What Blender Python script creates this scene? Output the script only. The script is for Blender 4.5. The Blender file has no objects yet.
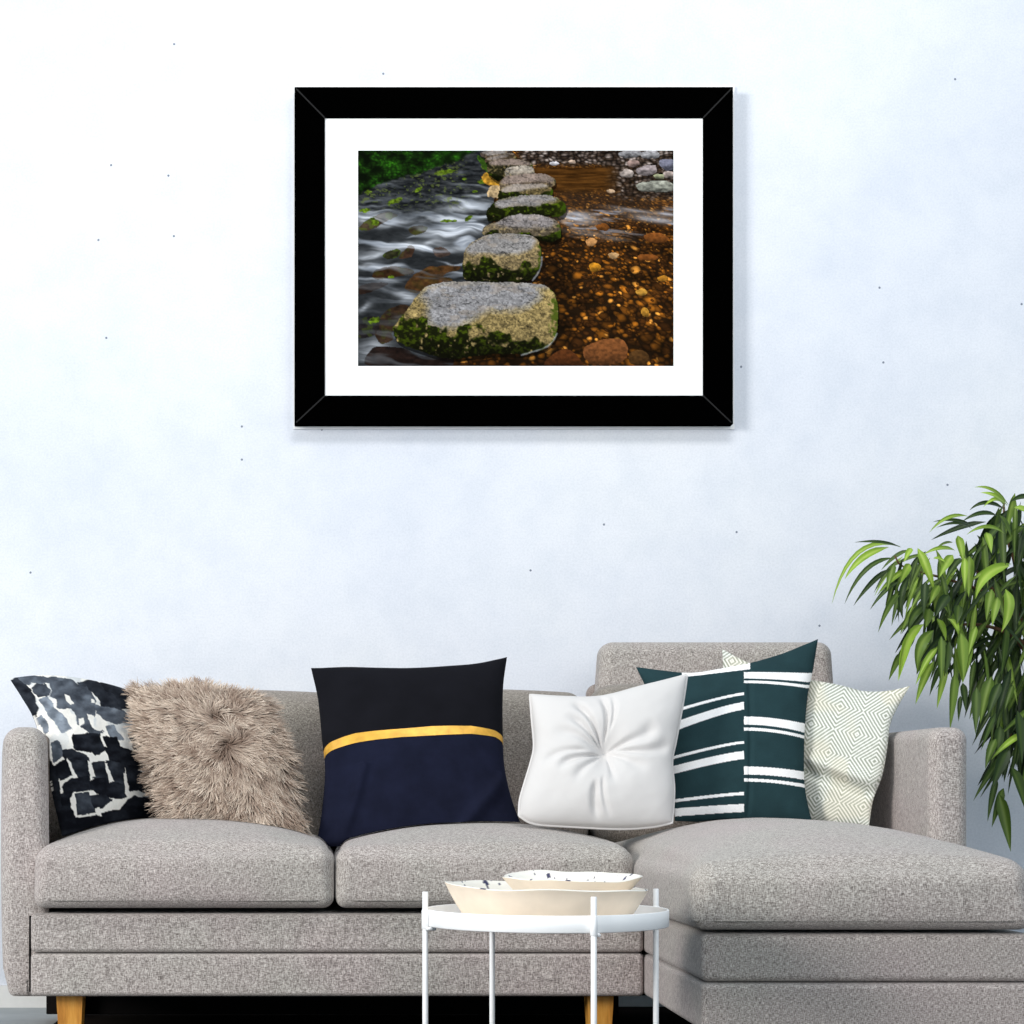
import bpy, math, random
import numpy as np
from mathutils import Vector
random.seed(7); rng = np.random.default_rng(11)
S = bpy.context.scene
COL = S.collection
F, CX, CY, CAMZ = 1980.0, 325.0, 795.0, 0.6      # lens in pixels of a 1024 frame, principal point, eye height

def W(px, py, D):                                 # a point D metres into the room, seen at (px, py)
    return np.array([(px-CX)/F*D, D, CAMZ-(py-CY)/F*D])
def lin(c):
    c = np.asarray(c, float)/255.0
    return np.where(c <= .04045, c/12.92, ((c+.055)/1.055)**2.4)
def L4(c): return tuple(float(v) for v in lin(c))+(1.0,)

# ------------------------------------------------------------------ materials
def new_mat(name):
    m = bpy.data.materials.new(name); m.use_nodes = True
    nt = m.node_tree; b = nt.nodes['Principled BSDF']
    return m, nt, b
def N(nt, t, **k):
    n = nt.nodes.new(t)
    for a, v in k.items():
        if a.startswith('i_'): n.inputs[a[2:].replace('_', ' ')].default_value = v
        else: setattr(n, a, v)
    return n
def ramp(nt, fac, stops):
    r = nt.nodes.new('ShaderNodeValToRGB'); e = r.color_ramp.elements
    while len(e) < len(stops): e.new(.5)
    for i, (p, c) in enumerate(stops): e[i].position = p; e[i].color = c
    nt.links.new(fac, r.inputs[0]); return r.outputs[0]
def mixc(nt, fac, a, b, mode='MIX'):
    n = nt.nodes.new('ShaderNodeMix'); n.data_type = 'RGBA'; n.blend_type = mode
    for s, v in ((n.inputs[0], fac), (n.inputs[6], a), (n.inputs[7], b)):
        if hasattr(v, 'links') or hasattr(v, 'is_output'): nt.links.new(v, s)
        else: s.default_value = v
    return n.outputs[2]
def coords(nt, scale=(1, 1, 1), kind='Object'):
    tc = nt.nodes.new('ShaderNodeTexCoord'); mp = nt.nodes.new('ShaderNodeMapping')
    mp.inputs['Scale'].default_value = scale
    nt.links.new(tc.outputs[kind], mp.inputs[0]); return mp.outputs[0]
def noise(nt, vec, scale, detail=3, rough=.55):
    n = N(nt, 'ShaderNodeTexNoise', i_Scale=scale, i_Detail=detail, i_Roughness=rough)
    nt.links.new(vec, n.inputs['Vector']); return n.outputs['Fac']
def bump(nt, b, h, strength, dist):
    n = N(nt, 'ShaderNodeBump', i_Strength=strength, i_Distance=dist)
    nt.links.new(h, n.inputs['Height']); nt.links.new(n.outputs[0], b.inputs['Normal'])
def plain(name, c, rough=.5, spec=.5, metal=0., nscale=60, namp=.08):
    m, nt, b = new_mat(name)
    f = noise(nt, coords(nt), nscale)
    d = np.asarray(L4(c)); lo = tuple(np.clip(d[:3]*(1-namp), 0, 1))+(1,); hi = tuple(np.clip(d[:3]*(1+namp), 0, 1))+(1,)
    nt.links.new(ramp(nt, f, [(.3, lo), (.7, hi)]), b.inputs['Base Color'])
    b.inputs['Roughness'].default_value = rough; b.inputs['Specular IOR Level'].default_value = spec; b.inputs['Metallic'].default_value = metal
    return m
def weave(name, dark, mid, light, k=1.0):
    m, nt, b = new_mat(name)
    a = noise(nt, coords(nt, (680*k, 680*k, 130*k)), 1, 2, .6)       # upright threads
    c = noise(nt, coords(nt, (150*k, 680*k, 680*k)), 1, 2, .6)       # cross threads
    mx = N(nt, 'ShaderNodeMath', operation='ADD'); nt.links.new(a, mx.inputs[0]); nt.links.new(c, mx.inputs[1])
    hf = N(nt, 'ShaderNodeMath', operation='MULTIPLY'); nt.links.new(mx.outputs[0], hf.inputs[0]); hf.inputs[1].default_value = .5
    col = ramp(nt, hf.outputs[0], [(.36, L4(dark)), (.5, L4(mid)), (.64, L4(light))])
    big = noise(nt, coords(nt), 3.2, 2)
    t = ramp(nt, big, [(.35, (.975, 1.0, .98, 1)), (.65, (1.03, .985, 1.005, 1))])
    nt.links.new(mixc(nt, 1.0, col, t, 'MULTIPLY'), b.inputs['Base Color'])
    b.inputs['Roughness'].default_value = .95; b.inputs['Specular IOR Level'].default_value = .1
    b.inputs['Sheen Weight'].default_value = .15
    bump(nt, b, hf.outputs[0], .5, .002)
    return m
def attr_mat(name, rough=.8, spec=.2, fine=0., sheen=0., trans=0.):
    m, nt, b = new_mat(name)
    at = N(nt, 'ShaderNodeAttribute', attribute_name='Col')
    out = at.outputs['Color']
    if fine:
        f = noise(nt, coords(nt), 420, 2)
        out = mixc(nt, 1.0, out, ramp(nt, f, [(.3, (1-fine,)*3+(1,)), (.7, (1+fine,)*3+(1,))]), 'MULTIPLY')
        bump(nt, b, f, .25, .001)
    nt.links.new(out, b.inputs['Base Color'])
    b.inputs['Roughness'].default_value = rough; b.inputs['Specular IOR Level'].default_value = spec
    b.inputs['Sheen Weight'].default_value = sheen
    return m
def velvet(name, c, amp=.25):
    m, nt, b = new_mat(name)
    f = noise(nt, coords(nt, (9, 9, 9)), 1.5, 4, .6)
    d = np.asarray(L4(c))[:3]
    nt.links.new(ramp(nt, f, [(.3, tuple(d*(1-amp))+(1,)), (.7, tuple(d*(1+amp))+(1,))]), b.inputs['Base Color'])
    b.inputs['Roughness'].default_value = .9; b.inputs['Specular IOR Level'].default_value = .08
    b.inputs['Sheen Weight'].default_value = .12; b.inputs['Sheen Tint'].default_value = L4(tuple(min(255, v*2+30) for v in c))
    bump(nt, b, noise(nt, coords(nt), 500, 2), .15, .0008)
    return m

M = {}
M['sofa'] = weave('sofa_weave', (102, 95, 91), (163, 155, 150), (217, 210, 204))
M['back'] = weave('sofa_back_weave', (92, 85, 79), (138, 129, 121), (182, 174, 166))  # same weave toned darker, shade on the back put into the colour
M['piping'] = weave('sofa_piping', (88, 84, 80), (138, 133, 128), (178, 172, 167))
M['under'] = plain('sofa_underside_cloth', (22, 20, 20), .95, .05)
M['frame'] = plain('black_frame_lacquer', (1, 1, 1), .95, .0)
M['mitre'] = plain('mitre_joint_grey', (34, 34, 34), .8, .1)
M['mat'] = plain('white_mat_board', (251, 251, 251), .95, .03, namp=.004)
M['metal'] = plain('white_powder_coat', (250, 250, 250), .38, .5, namp=.01)
M['clay'] = plain('cream_clay', (240, 225, 206), .7, .3, nscale=14, namp=.07)
M['gold'] = plain('gold_ribbon', (222, 168, 62), .42, .5, .25, nscale=40, namp=.2)
M['navy'] = velvet('navy_velvet', (21, 24, 41))
M['black'] = velvet('black_velvet', (18, 18, 23), .15)
M['white'] = plain('white_cotton', (208, 205, 203), .9, .1, nscale=9, namp=.015)
M['print'] = attr_mat('picture_print', .95, .02)
M['pattern'] = attr_mat('printed_cushion_cloth', .9, .08, .06)
M['fur'] = attr_mat('shaggy_fur', .75, .15)
M['leaf'] = attr_mat('glossy_leaf', .45, .25)
M['glaze'] = attr_mat('speckled_glaze', .3, .5)
M['bark'] = plain('plant_bark', (92, 70, 52), .9, .1, nscale=80, namp=.3)
M['pot'] = plain('white_plant_pot', (225, 225, 222), .5, .4)
M['soil'] = plain('potting_soil', (45, 34, 26), 1., .05, nscale=120, namp=.5)
M['shade_sheet'] = plain('dark_shade_sheet', (30, 25, 23), 1., .03, nscale=300, namp=.4)  # colour of the sheet that stands for under-sofa shade
M['skirting'] = plain('white_skirting_paint', (226, 224, 220), .5, .3, namp=.02)

def wood(name):
    m, nt, b = new_mat(name)
    f = noise(nt, coords(nt, (60, 60, 7)), 1, 5, .6)
    nt.links.new(ramp(nt, f, [(.3, L4((176, 112, 34))), (.5, L4((216, 150, 58))), (.7, L4((232, 174, 84)))]), b.inputs['Base Color'])
    b.inputs['Roughness'].default_value = .5
    return m
M['oak'] = wood('oak_leg')

def wall_mat():
    m, nt, b = new_mat('painted_plaster_wall')
    v = coords(nt)
    big = noise(nt, v, 1.1, 4, .55)
    c1 = ramp(nt, big, [(.3, L4((217, 221, 230))), (.5, L4((224, 227, 234))), (.72, L4((230, 232, 235)))])
    mid = noise(nt, v, 9, 5, .65)
    c2 = mixc(nt, 1.0, c1, ramp(nt, mid, [(.35, (.94, .95, .96, 1)), (.6, (1, 1, 1, 1))]), 'MULTIPLY')
    grain = noise(nt, v, 170, 3, .7)
    c3 = mixc(nt, 1.0, c2, ramp(nt, grain, [(.3, (.90, .905, .91, 1)), (.6, (1.0, 1.0, 1.0, 1))]), 'MULTIPLY')
    # small dark pin holes left in the plaster
    sx = N(nt, 'ShaderNodeSeparateXYZ'); nt.links.new(v, sx.inputs[0]); cx = N(nt, 'ShaderNodeCombineXYZ')
    nt.links.new(sx.outputs[0], cx.inputs[0]); nt.links.new(sx.outputs[2], cx.inputs[1])
    vo = N(nt, 'ShaderNodeTexVoronoi', voronoi_dimensions='2D', i_Scale=5.0); nt.links.new(cx.outputs[0], vo.inputs['Vector'])
    lt = N(nt, 'ShaderNodeMath', operation='LESS_THAN'); nt.links.new(vo.outputs['Distance'], lt.inputs[0]); lt.inputs[1].default_value = .016
    sep = N(nt, 'ShaderNodeSeparateColor'); nt.links.new(vo.outputs['Color'], sep.inputs[0])
    gt = N(nt, 'ShaderNodeMath', operation='GREATER_THAN'); nt.links.new(sep.outputs[0], gt.inputs[0]); gt.inputs[1].default_value = .78
    mu = N(nt, 'ShaderNodeMath', operation='MULTIPLY'); nt.links.new(lt.outputs[0], mu.inputs[0]); nt.links.new(gt.outputs[0], mu.inputs[1])
    nt.links.new(mixc(nt, mu.outputs[0], c3, L4((120, 128, 142))), b.inputs['Base Color'])
    b.inputs['Roughness'].default_value = .95; b.inputs['Specular IOR Level'].default_value = .1
    bump(nt, b, noise(nt, v, 90, 5, .7), .12, .004)
    return m
def floor_mat():
    m, nt, b = new_mat('grey_concrete_floor')
    f = noise(nt, coords(nt), 6, 5)
    nt.links.new(ramp(nt, f, [(.3, L4((150, 156, 158))), (.7, L4((176, 180, 180)))]), b.inputs['Base Color'])
    b.inputs['Roughness'].default_value = .55
    return m
M['wall'] = wall_mat(); M['floor'] = floor_mat()

# ------------------------------------------------------------------ objects
def thing(name, loc, label, cat, group=None):
    o = bpy.data.objects.new(name, None); COL.objects.link(o); o.location = loc
    o.empty_display_size = .1
    tag(o, label, cat, group); return o
def tag(o, label, cat, group=None):
    o['label'] = label; o['category'] = cat
    if group: o['group'] = group
def root_loc(o):
    v = Vector((0, 0, 0))
    while o is not None: v = v + o.location; o = o.parent
    return np.array(v)
def mesh(name, V, faces, mat, parent=None, base=None, smooth=True, col=None, label=None):
    """V in world metres; stored relative to the parent (or to base for a lone mesh)."""
    V = np.asarray(V, float).reshape(-1, 3)
    org = root_loc(parent) if parent is not None else (np.array(base) if base is not None else np.zeros(3))
    me = bpy.data.meshes.new(name)
    me.from_pydata((V-org).tolist(), [], faces if isinstance(faces, list) else faces.tolist())
    me.update()
    if smooth: me.polygons.foreach_set('use_smooth', [True]*len(me.polygons))
    if col is not None:
        a = me.color_attributes.new('Col', 'FLOAT_COLOR', 'POINT')
        c = np.ones((len(V), 4)); c[:, :3] = col
        a.data.foreach_set('color', c.ravel())
    me.materials.append(mat)
    o = bpy.data.objects.new(name, me); COL.objects.link(o)
    if parent is not None: o.parent = parent
    elif base is not None: o.location = base
    if label: o['label'] = label
    return o
def join(parts):
    Vs, Fs, n = [], [], 0
    for V, Fc in parts:
        V = np.asarray(V, float).reshape(-1, 3)
        Vs.append(V); Fs += [[i+n for i in f] for f in (Fc if isinstance(Fc, list) else Fc.tolist())]; n += len(V)
    return np.vstack(Vs), Fs
def grid_faces(nu, nv, off=0, flip=False, wrap=False):
    i, j = np.meshgrid(np.arange(nu-1 if not wrap else nu), np.arange(nv-1), indexing='ij')
    i2 = (i+1) % nu
    f = np.stack([i*nv+j, i2*nv+j, i2*nv+j+1, i*nv+j+1], -1).reshape(-1, 4)+off
    return f[:, ::-1] if flip else f
def rbox(x0, x1, y0, y1, z0, z1, r=.03, n=24, deform=None, rlow=None):
    """rounded box from a subdivided cube; deform(unit[-1..1]^3, world)->world"""
    c = np.array([(x0+x1)/2, (y0+y1)/2, (z0+z1)/2]); h = np.array([(x1-x0)/2, (y1-y0)/2, (z1-z0)/2])
    r = min(r, h.min()*.98)
    def axis(k):
        inner = np.linspace(-1, 1, max(3, n)); e = (h[k]-r)/h[k]
        a = np.sort(np.concatenate([inner[np.abs(inner) < e-1e-3]*1.0, [-e, e], np.array([-1, 1]),
             e+(1-e)*np.tan(np.linspace(0, 1, 6)[1:-1]*math.pi/4), -e-(1-e)*np.tan(np.linspace(0, 1, 6)[1:-1]*math.pi/4)]))
        return a
    A = [axis(0), axis(1), axis(2)]; idx = {}; V = []; Fs = []
    def vid(i, j, k):
        key = (i, j, k)
        if key not in idx: idx[key] = len(V); V.append((A[0][i], A[1][j], A[2][k]))
        return idx[key]
    nx, ny, nz = len(A[0]), len(A[1]), len(A[2])
    for i in range(nx-1):
        for j in range(ny-1):
            Fs.append([vid(i, j, 0), vid(i, j+1, 0), vid(i+1, j+1, 0), vid(i+1, j, 0)])
            Fs.append([vid(i, j, nz-1), vid(i+1, j, nz-1), vid(i+1, j+1, nz-1), vid(i, j+1, nz-1)])
    for i in range(nx-1):
        for k in range(nz-1):
            Fs.append([vid(i, 0, k), vid(i+1, 0, k), vid(i+1, 0, k+1), vid(i, 0, k+1)])
            Fs.append([vid(i, ny-1, k), vid(i, ny-1, k+1), vid(i+1, ny-1, k+1), vid(i+1, ny-1, k)])
    for j in range(ny-1):
        for k in range(nz-1):
            Fs.append([vid(0, j, k), vid(0, j, k+1), vid(0, j+1, k+1), vid(0, j+1, k)])
            Fs.append([vid(nx-1, j, k), vid(nx-1, j+1, k), vid(nx-1, j+1, k+1), vid(nx-1, j, k+1)])
    u = np.array(V); p = u*h
    if rlow is not None:
        t = np.clip((u[:, 2:3]+.9)/1.5, 0, 1); t = t*t*(3-2*t); r = rlow+(r-rlow)*t
    q = np.clip(p, -(h-r), h-r); d = p-q
    L = np.linalg.norm(d, axis=1, keepdims=True); p = q+np.where(L > 1e-9, d/np.maximum(L, 1e-9)*r, 0)
    P = p+c
    if deform: P = deform(u, P)
    return P, Fs
def tube(pts, rad, n=10, closed=False, caps=True):
    P = np.asarray(pts, float); m = len(P)
    rad = np.broadcast_to(np.asarray(rad, float), (m,))
    T = np.roll(P, -1, 0)-np.roll(P, 1, 0) if closed else np.gradient(P, axis=0)
    T /= np.maximum(np.linalg.norm(T, axis=1, keepdims=True), 1e-9)
    up = np.array([0, 0, 1.]) if abs(T[0][2]) < .9 else np.array([1., 0, 0])
    a = np.cross(T[0], up); a /= np.linalg.norm(a); V = []
    for i in range(m):
        a = a-T[i]*a.dot(T[i]); a /= max(np.linalg.norm(a), 1e-9); b = np.cross(T[i], a)
        for k in range(n):
            t = 2*math.pi*k/n; V.append(P[i]+rad[i]*(math.cos(t)*a+math.sin(t)*b))
    Fs = []
    for i in range(m if closed else m-1):
        i2 = (i+1) % m
        for k in range(n): Fs.append([i*n+k, i*n+(k+1) % n, i2*n+(k+1) % n, i2*n+k])
    if not closed and caps: Fs.append(list(range(n))[::-1]); Fs.append([(m-1)*n+k for k in range(n)])
    return np.array(V), Fs
def lathe(prof, c, n=64, rmod=None):
    V = []
    for (r, z) in prof:
        for k in range(n):
            t = 2*math.pi*k/n; rr = r if rmod is None else rmod(r, z, t)[0]; zz = z if rmod is None else rmod(r, z, t)[1]
            V.append((c[0]+rr*math.cos(t), c[1]+rr*math.sin(t), c[2]+zz))
    Fs = []
    for i in range(len(prof)-1):
        for k in range(n): Fs.append([i*n+k, i*n+(k+1) % n, (i+1)*n+(k+1) % n, (i+1)*n+k])
    return np.array(V), Fs
def crspline(pts, m):
    P = np.asarray(pts, float)
    if len(P) == 2: return P[0]+(P[1]-P[0])*np.linspace(0, 1, m)[:, None]
    Q = np.vstack([2*P[0]-P[1], P, 2*P[-1]-P[-2]]); out = []
    for i in range(len(P)-1):
        t = np.linspace(0, 1, 24, endpoint=False)[:, None]; a, b, c, d = Q[i:i+4]
        out.append(.5*((2*b)+(-a+c)*t+(2*a-5*b+4*c-d)*t**2+(-a+3*b-3*c+d)*t**3))
    out = np.vstack(out+[P[-1:]])
    s = np.concatenate([[0], np.cumsum(np.linalg.norm(np.diff(out, axis=0), axis=1))]); s /= s[-1]
    g = np.linspace(0, 1, m)
    return np.stack([np.interp(g, s, out[:, k]) for k in range(out.shape[1])], 1)

# ------------------------------------------------------------------ smooth numpy noise (for prints and cloth folds)
def _hash(ix, iy, seed):
    h = (ix.astype(np.int64)*374761393+iy.astype(np.int64)*668265263+seed*1442695041) & 0xFFFFFFFF
    h = ((h ^ (h >> 13))*1274126177) & 0xFFFFFFFF
    return ((h ^ (h >> 16)) & 0xFFFFFF)/float(0xFFFFFF)
def vnoise(x, y, seed=0):
    ix, iy = np.floor(x), np.floor(y); fx, fy = x-ix, y-iy
    fx = fx*fx*(3-2*fx); fy = fy*fy*(3-2*fy)
    a, b = _hash(ix, iy, seed), _hash(ix+1, iy, seed); c, d = _hash(ix, iy+1, seed), _hash(ix+1, iy+1, seed)
    return (a*(1-fx)+b*fx)*(1-fy)+(c*(1-fx)+d*fx)*fy
def fbm(x, y, seed=0, o=4, g=.5):
    s = 0; a = 1; t = 0
    for k in range(o): s = s+a*vnoise(x*2**k, y*2**k, seed+k*17); t += a; a *= g
    return s/t
def cells(x, y, seed=0):
    """nearest and second nearest jittered point, and a random id of the nearest"""
    ix, iy = np.floor(x), np.floor(y); d1 = np.full(x.shape, 9.); d2 = d1.copy(); idv = np.zeros(x.shape)
    for dx in (-1, 0, 1):
        for dy in (-1, 0, 1):
            cx, cy = ix+dx, iy+dy
            px = cx+.15+.7*_hash(cx, cy, seed); py = cy+.15+.7*_hash(cx, cy, seed+5)
            d = np.hypot(x-px, y-py); r = _hash(cx, cy, seed+9)
            n = d < d1; d2 = np.where(n, d1, np.minimum(d2, d)); idv = np.where(n, r, idv); d1 = np.where(n, d, d1)
    return d1, d2, idv
def smooth_poly(poly):
    Q = [poly[-1]]+list(poly)+[poly[0], poly[1]]; out = []
    for i in range(1, len(poly)+1):
        a, b, c, d = (np.array(Q[j], float) for j in (i-1, i, i+1, i+2))
        for t in (0, .25, .5, .75): out.append(tuple(.5*((2*b)+(-a+c)*t+(2*a-5*b+4*c-d)*t*t+(-a+3*b-3*c+d)*t**3)))
    return out
def inpoly(x, y, poly):
    r = np.zeros(x.shape, bool); n = len(poly)
    for i in range(n):
        (x0, y0), (x1, y1) = poly[i], poly[(i+1) % n]
        if y0 == y1: continue
        r ^= ((y0 > y) != (y1 > y)) & (x < (x1-x0)*(y-y0)/(y1-y0)+x0)
    return r
def sm(a, b, x): t = np.clip((x-a)/(b-a), 0, 1); return t*t*(3-2*t)
def blend(c, m, rgb):
    m = np.clip(m, 0, 1)[..., None]; return c*(1-m)+np.asarray(rgb, float)*m if np.ndim(rgb) == 1 else c*(1-m)+rgb*m

# ------------------------------------------------------------------ camera, render look
cam = bpy.data.cameras.new('camera'); co = bpy.data.objects.new('camera', cam); COL.objects.link(co)
co.location = (0, 0, CAMZ); co.rotation_euler = (math.pi/2, 0, 0)
cam.sensor_width = 36; cam.lens = F/1024*36; cam.shift_x = (512-CX)/1024; cam.shift_y = (CY-512)/1024
cam.clip_start = .05; S.camera = co
S.view_settings.view_transform = 'Standard'; S.view_settings.look = 'None'; S.view_settings.gamma = 1
S.view_settings.exposure = 0.03

# ------------------------------------------------------------------ room
WY = 5.6
def slab(name, x0, x1, y0, y1, z0, z1, mat, r=.002):
    V = np.array([(x, y, z) for x in (x0, x1) for y in (y0, y1) for z in (z0, z1)])
    Fs = [[0, 1, 3, 2], [4, 6, 7, 5], [0, 4, 5, 1], [2, 3, 7, 6], [0, 2, 6, 4], [1, 5, 7, 3]]
    o = mesh(name, V, Fs, mat, smooth=False); o['kind'] = 'structure'; return o
slab('wall_back', -3.5, 4.5, WY, WY+.12, -.1, 3.3, M['wall'])
slab('floor', -3.5, 4.5, -.5, WY, -.1, 0, M['floor'])
slab('baseboard_back', -3.5, 4.5, WY-.014, WY, 0, .062, M['skirting'])

# dark sheet with rounded corners, put down for the shade under the sofa
def rounded_rect(x0, x1, y0, y1, r, n=10):
    out = []
    for cx, cy, a0 in ((x1-r, y1-r, 0), (x0+r, y1-r, 90), (x0+r, y0+r, 180), (x1-r, y0+r, 270)):
        for k in range(n+1):
            a = math.radians(a0+90*k/n); out.append((cx+r*math.cos(a), cy+r*math.sin(a)))
    return out
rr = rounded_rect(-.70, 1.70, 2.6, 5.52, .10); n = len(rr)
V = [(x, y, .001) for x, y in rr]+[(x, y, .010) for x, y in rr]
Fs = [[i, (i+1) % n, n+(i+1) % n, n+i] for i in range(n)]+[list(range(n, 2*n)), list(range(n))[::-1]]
shade_sheet = mesh('shade_sheet', V, Fs, M['shade_sheet'], base=(.8, 4.0, 0), smooth=False)
tag(shade_sheet, 'dark brown sheet added on the grey floor for the shade under the sofa', 'shade_sheet')

# ------------------------------------------------------------------ sofa
sofa = thing('corner_sofa', (.3, 4.7, .01), 'long grey woven corner sofa with a chaise on the right and oak legs', 'sofa')
def part(name, VF, mat, parent=sofa, **k): return mesh(name, VF[0], VF[1], mat, parent, **k)
# lower and upper upholstered rails of the seat frame (a sewn seam between them)
part('seat_rail', rbox(-.658, .712, 4.42, 5.34, .150, .2455, .010, 10), M['sofa'])
part('seat_rail', rbox(-.658, .712, 4.42, 5.34, .2475, .335, .012, 10), M['sofa'])
part('chaise_rail', rbox(.714, 1.345, 3.75, 5.34, .150, .2435, .012, 10), M['sofa'])
part('chaise_rail', rbox(.714, 1.345, 3.75, 5.34, .2455, .337, .014, 10), M['sofa'])
part('shade_panel', rbox(-.745, .785, 5.29, 5.30, .014, .152, .003, 4), M['under'])  # black panel added as the deep shade behind the legs
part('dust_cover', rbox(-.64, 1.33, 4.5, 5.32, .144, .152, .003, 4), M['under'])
def arm_def(u, P):
    P = P.copy()
    t = np.clip((P[:, 2]-.15)/.6, 0, 1)
    P[:, 1] -= np.where(u[:, 1] < 0, .012*np.sin(math.pi*t), 0)
    P[:, 0] += np.where(u[:, 0] < 0, .012*(1-sm(0, .12, t)), 0)
    P[:, 0] += np.where(u[:, 0] < 0, -.004, .004)*np.sin(math.pi*t)
    P[:, 0] -= .165*(P[:, 1]-4.455)                      # the arm splays outward towards the back
    return P
part('arm', rbox(-.724, -.624, 4.455, 5.36, .146, .754, .040, 20, arm_def, rlow=.014), M['sofa'])
part('arm', rbox(1.352, 1.440, 4.42, 5.36, .152, .752, .030, 20), M['sofa'])
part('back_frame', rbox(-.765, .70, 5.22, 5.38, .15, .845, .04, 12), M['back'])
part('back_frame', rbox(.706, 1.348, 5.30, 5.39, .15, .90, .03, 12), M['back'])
mesh('seam', *tube([(-.6595, 4.432, .16), (-.6595, 4.428, .24), (-.6595, 4.432, .33)], .0028, 8), M['under'], sofa)
def cushion(name, x0, x1, y0, y1, z0, z1, crown, r, seed, px=2.0, py=2.0, mat='sofa', belly=.010):
    def d(u, P):
        P = P.copy(); a, b, c = u.T
        w = (1-np.abs(a)**px)*(1-np.abs(b)**py)
        P[:, 2] += np.where(c > -.5, (c+1)/2, 0)*crown*w
        P[:, 1] -= belly*(1-a**2)*(1-c**2)*np.where(b < 0, 1, 0)
        P[:, 0] += belly*.5*np.sign(a)*(1-b**2)*(1-c**2)*(np.abs(a) > .99)
        P[:, 2] += .006*(fbm(P[:, 0]*7+50, P[:, 1]*7+50, seed)-.5)*(c > 0)
        return P
    VF = rbox(x0, x1, y0, y1, z0, z1, r, 34, d, rlow=.024)
    o = part(name, VF, M[mat])
    return o, d
def front_piping(x0, x1, y0, z, r, parent, belly=.01, depth=.5):
    # corded seam along the lower front edge, turning back along both sides
    pts = [(x0, y0+depth, z), (x0, y0+.05, z), (x0+.012, y0+.012, z), (x0+.05, y0, z)]
    pts += [(x0+.05+(x1-x0-.1)*t, y0-.0*math.sin(math.pi*t), z) for t in np.linspace(.05, .95, 12)]
    pts += [(x1-.05, y0, z), (x1-.012, y0+.012, z), (x1, y0+.05, z), (x1, y0+depth, z)]
    mesh('piping', *tube(crspline(pts, 70), r, 8), M['piping'], parent)
for x0, x1, cr, sd in ((-.648, .0195, .064, 1), (.0235, .688, .050, 2)):
    o, _ = cushion('seat_cushion', x0, x1, 4.395, 5.03, .348, .484, cr, .036, sd, 2.5, 2.6)
    front_piping(x0+.004, x1-.004, 4.394, .366, .0026, o)
o, _ = cushion('chaise_cushion', .692, 1.338, 3.728, 5.03, .345, .475, .072, .044, 3, 2.4, 3.4)
front_piping(.697, 1.333, 3.727, .363, .0026, o, depth=.9)
def back_cushion(name, x0, x1, z1, y0, y1, z0, r, sd, lean=.06):
    def d(u, P):
        P = P.copy(); a, b, c = u.T
        t = (P[:, 2]-z0)/(z1-z0)
        P[:, 1] += lean*(t-.5)
        P[:, 1] -= .035*(1-np.abs(a)**2.5)*(1-np.abs(c)**2.5)*(b < 0)
        P[:, 2] += .012*(1-a**2)*(c > .5)
        P[:, 1] += .008*(fbm(P[:, 0]*8+9, P[:, 2]*8+9, sd)-.5)*(b < 0)
        return P
    return part(name, rbox(x0, x1, y0, y1, z0, z1, r, 26, d), M['back'])
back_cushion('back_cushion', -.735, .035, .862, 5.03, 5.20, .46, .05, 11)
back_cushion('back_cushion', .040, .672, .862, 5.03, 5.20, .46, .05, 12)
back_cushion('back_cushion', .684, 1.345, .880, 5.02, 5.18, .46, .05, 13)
def head_def(u, P):
    P = P.copy(); P[:, 0] += .014*np.sign(u[:, 0])*np.clip((.98-P[:, 2])/.2, 0, 1)*(np.abs(u[:, 0]) > .5)
    return P
part('headrest', rbox(.724, 1.334, 5.19, 5.30, .70, 1.003, .035, 20, head_def), M['sofa'])
def leg(x, y, h=.140, w=.030, splay=0.):
    V = []
    for z, s in ((.010, .72), (.0105, .76), (.15, 1.0)):
        for a, b in ((-1, -1), (1, -1), (1, 1), (-1, 1)):
            V.append((x+a*w*s+splay*(.15-z), y+b*w*s, z))
    Fs = [[3, 2, 1, 0], [8, 9, 10, 11]]
    for k in (0, 4):
        Fs += [[k+i, k+(i+1) % 4, k+4+(i+1) % 4, k+4+i] for i in range(4)]
    o = part('leg', (V, Fs), M['oak'], smooth=False)
    return o
for x, y in ((-.577, 4.50), (.622, 4.50), (-.674, 5.26), (.80, 3.86), (1.27, 3.86), (1.27, 5.26)): leg(x, y)

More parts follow.
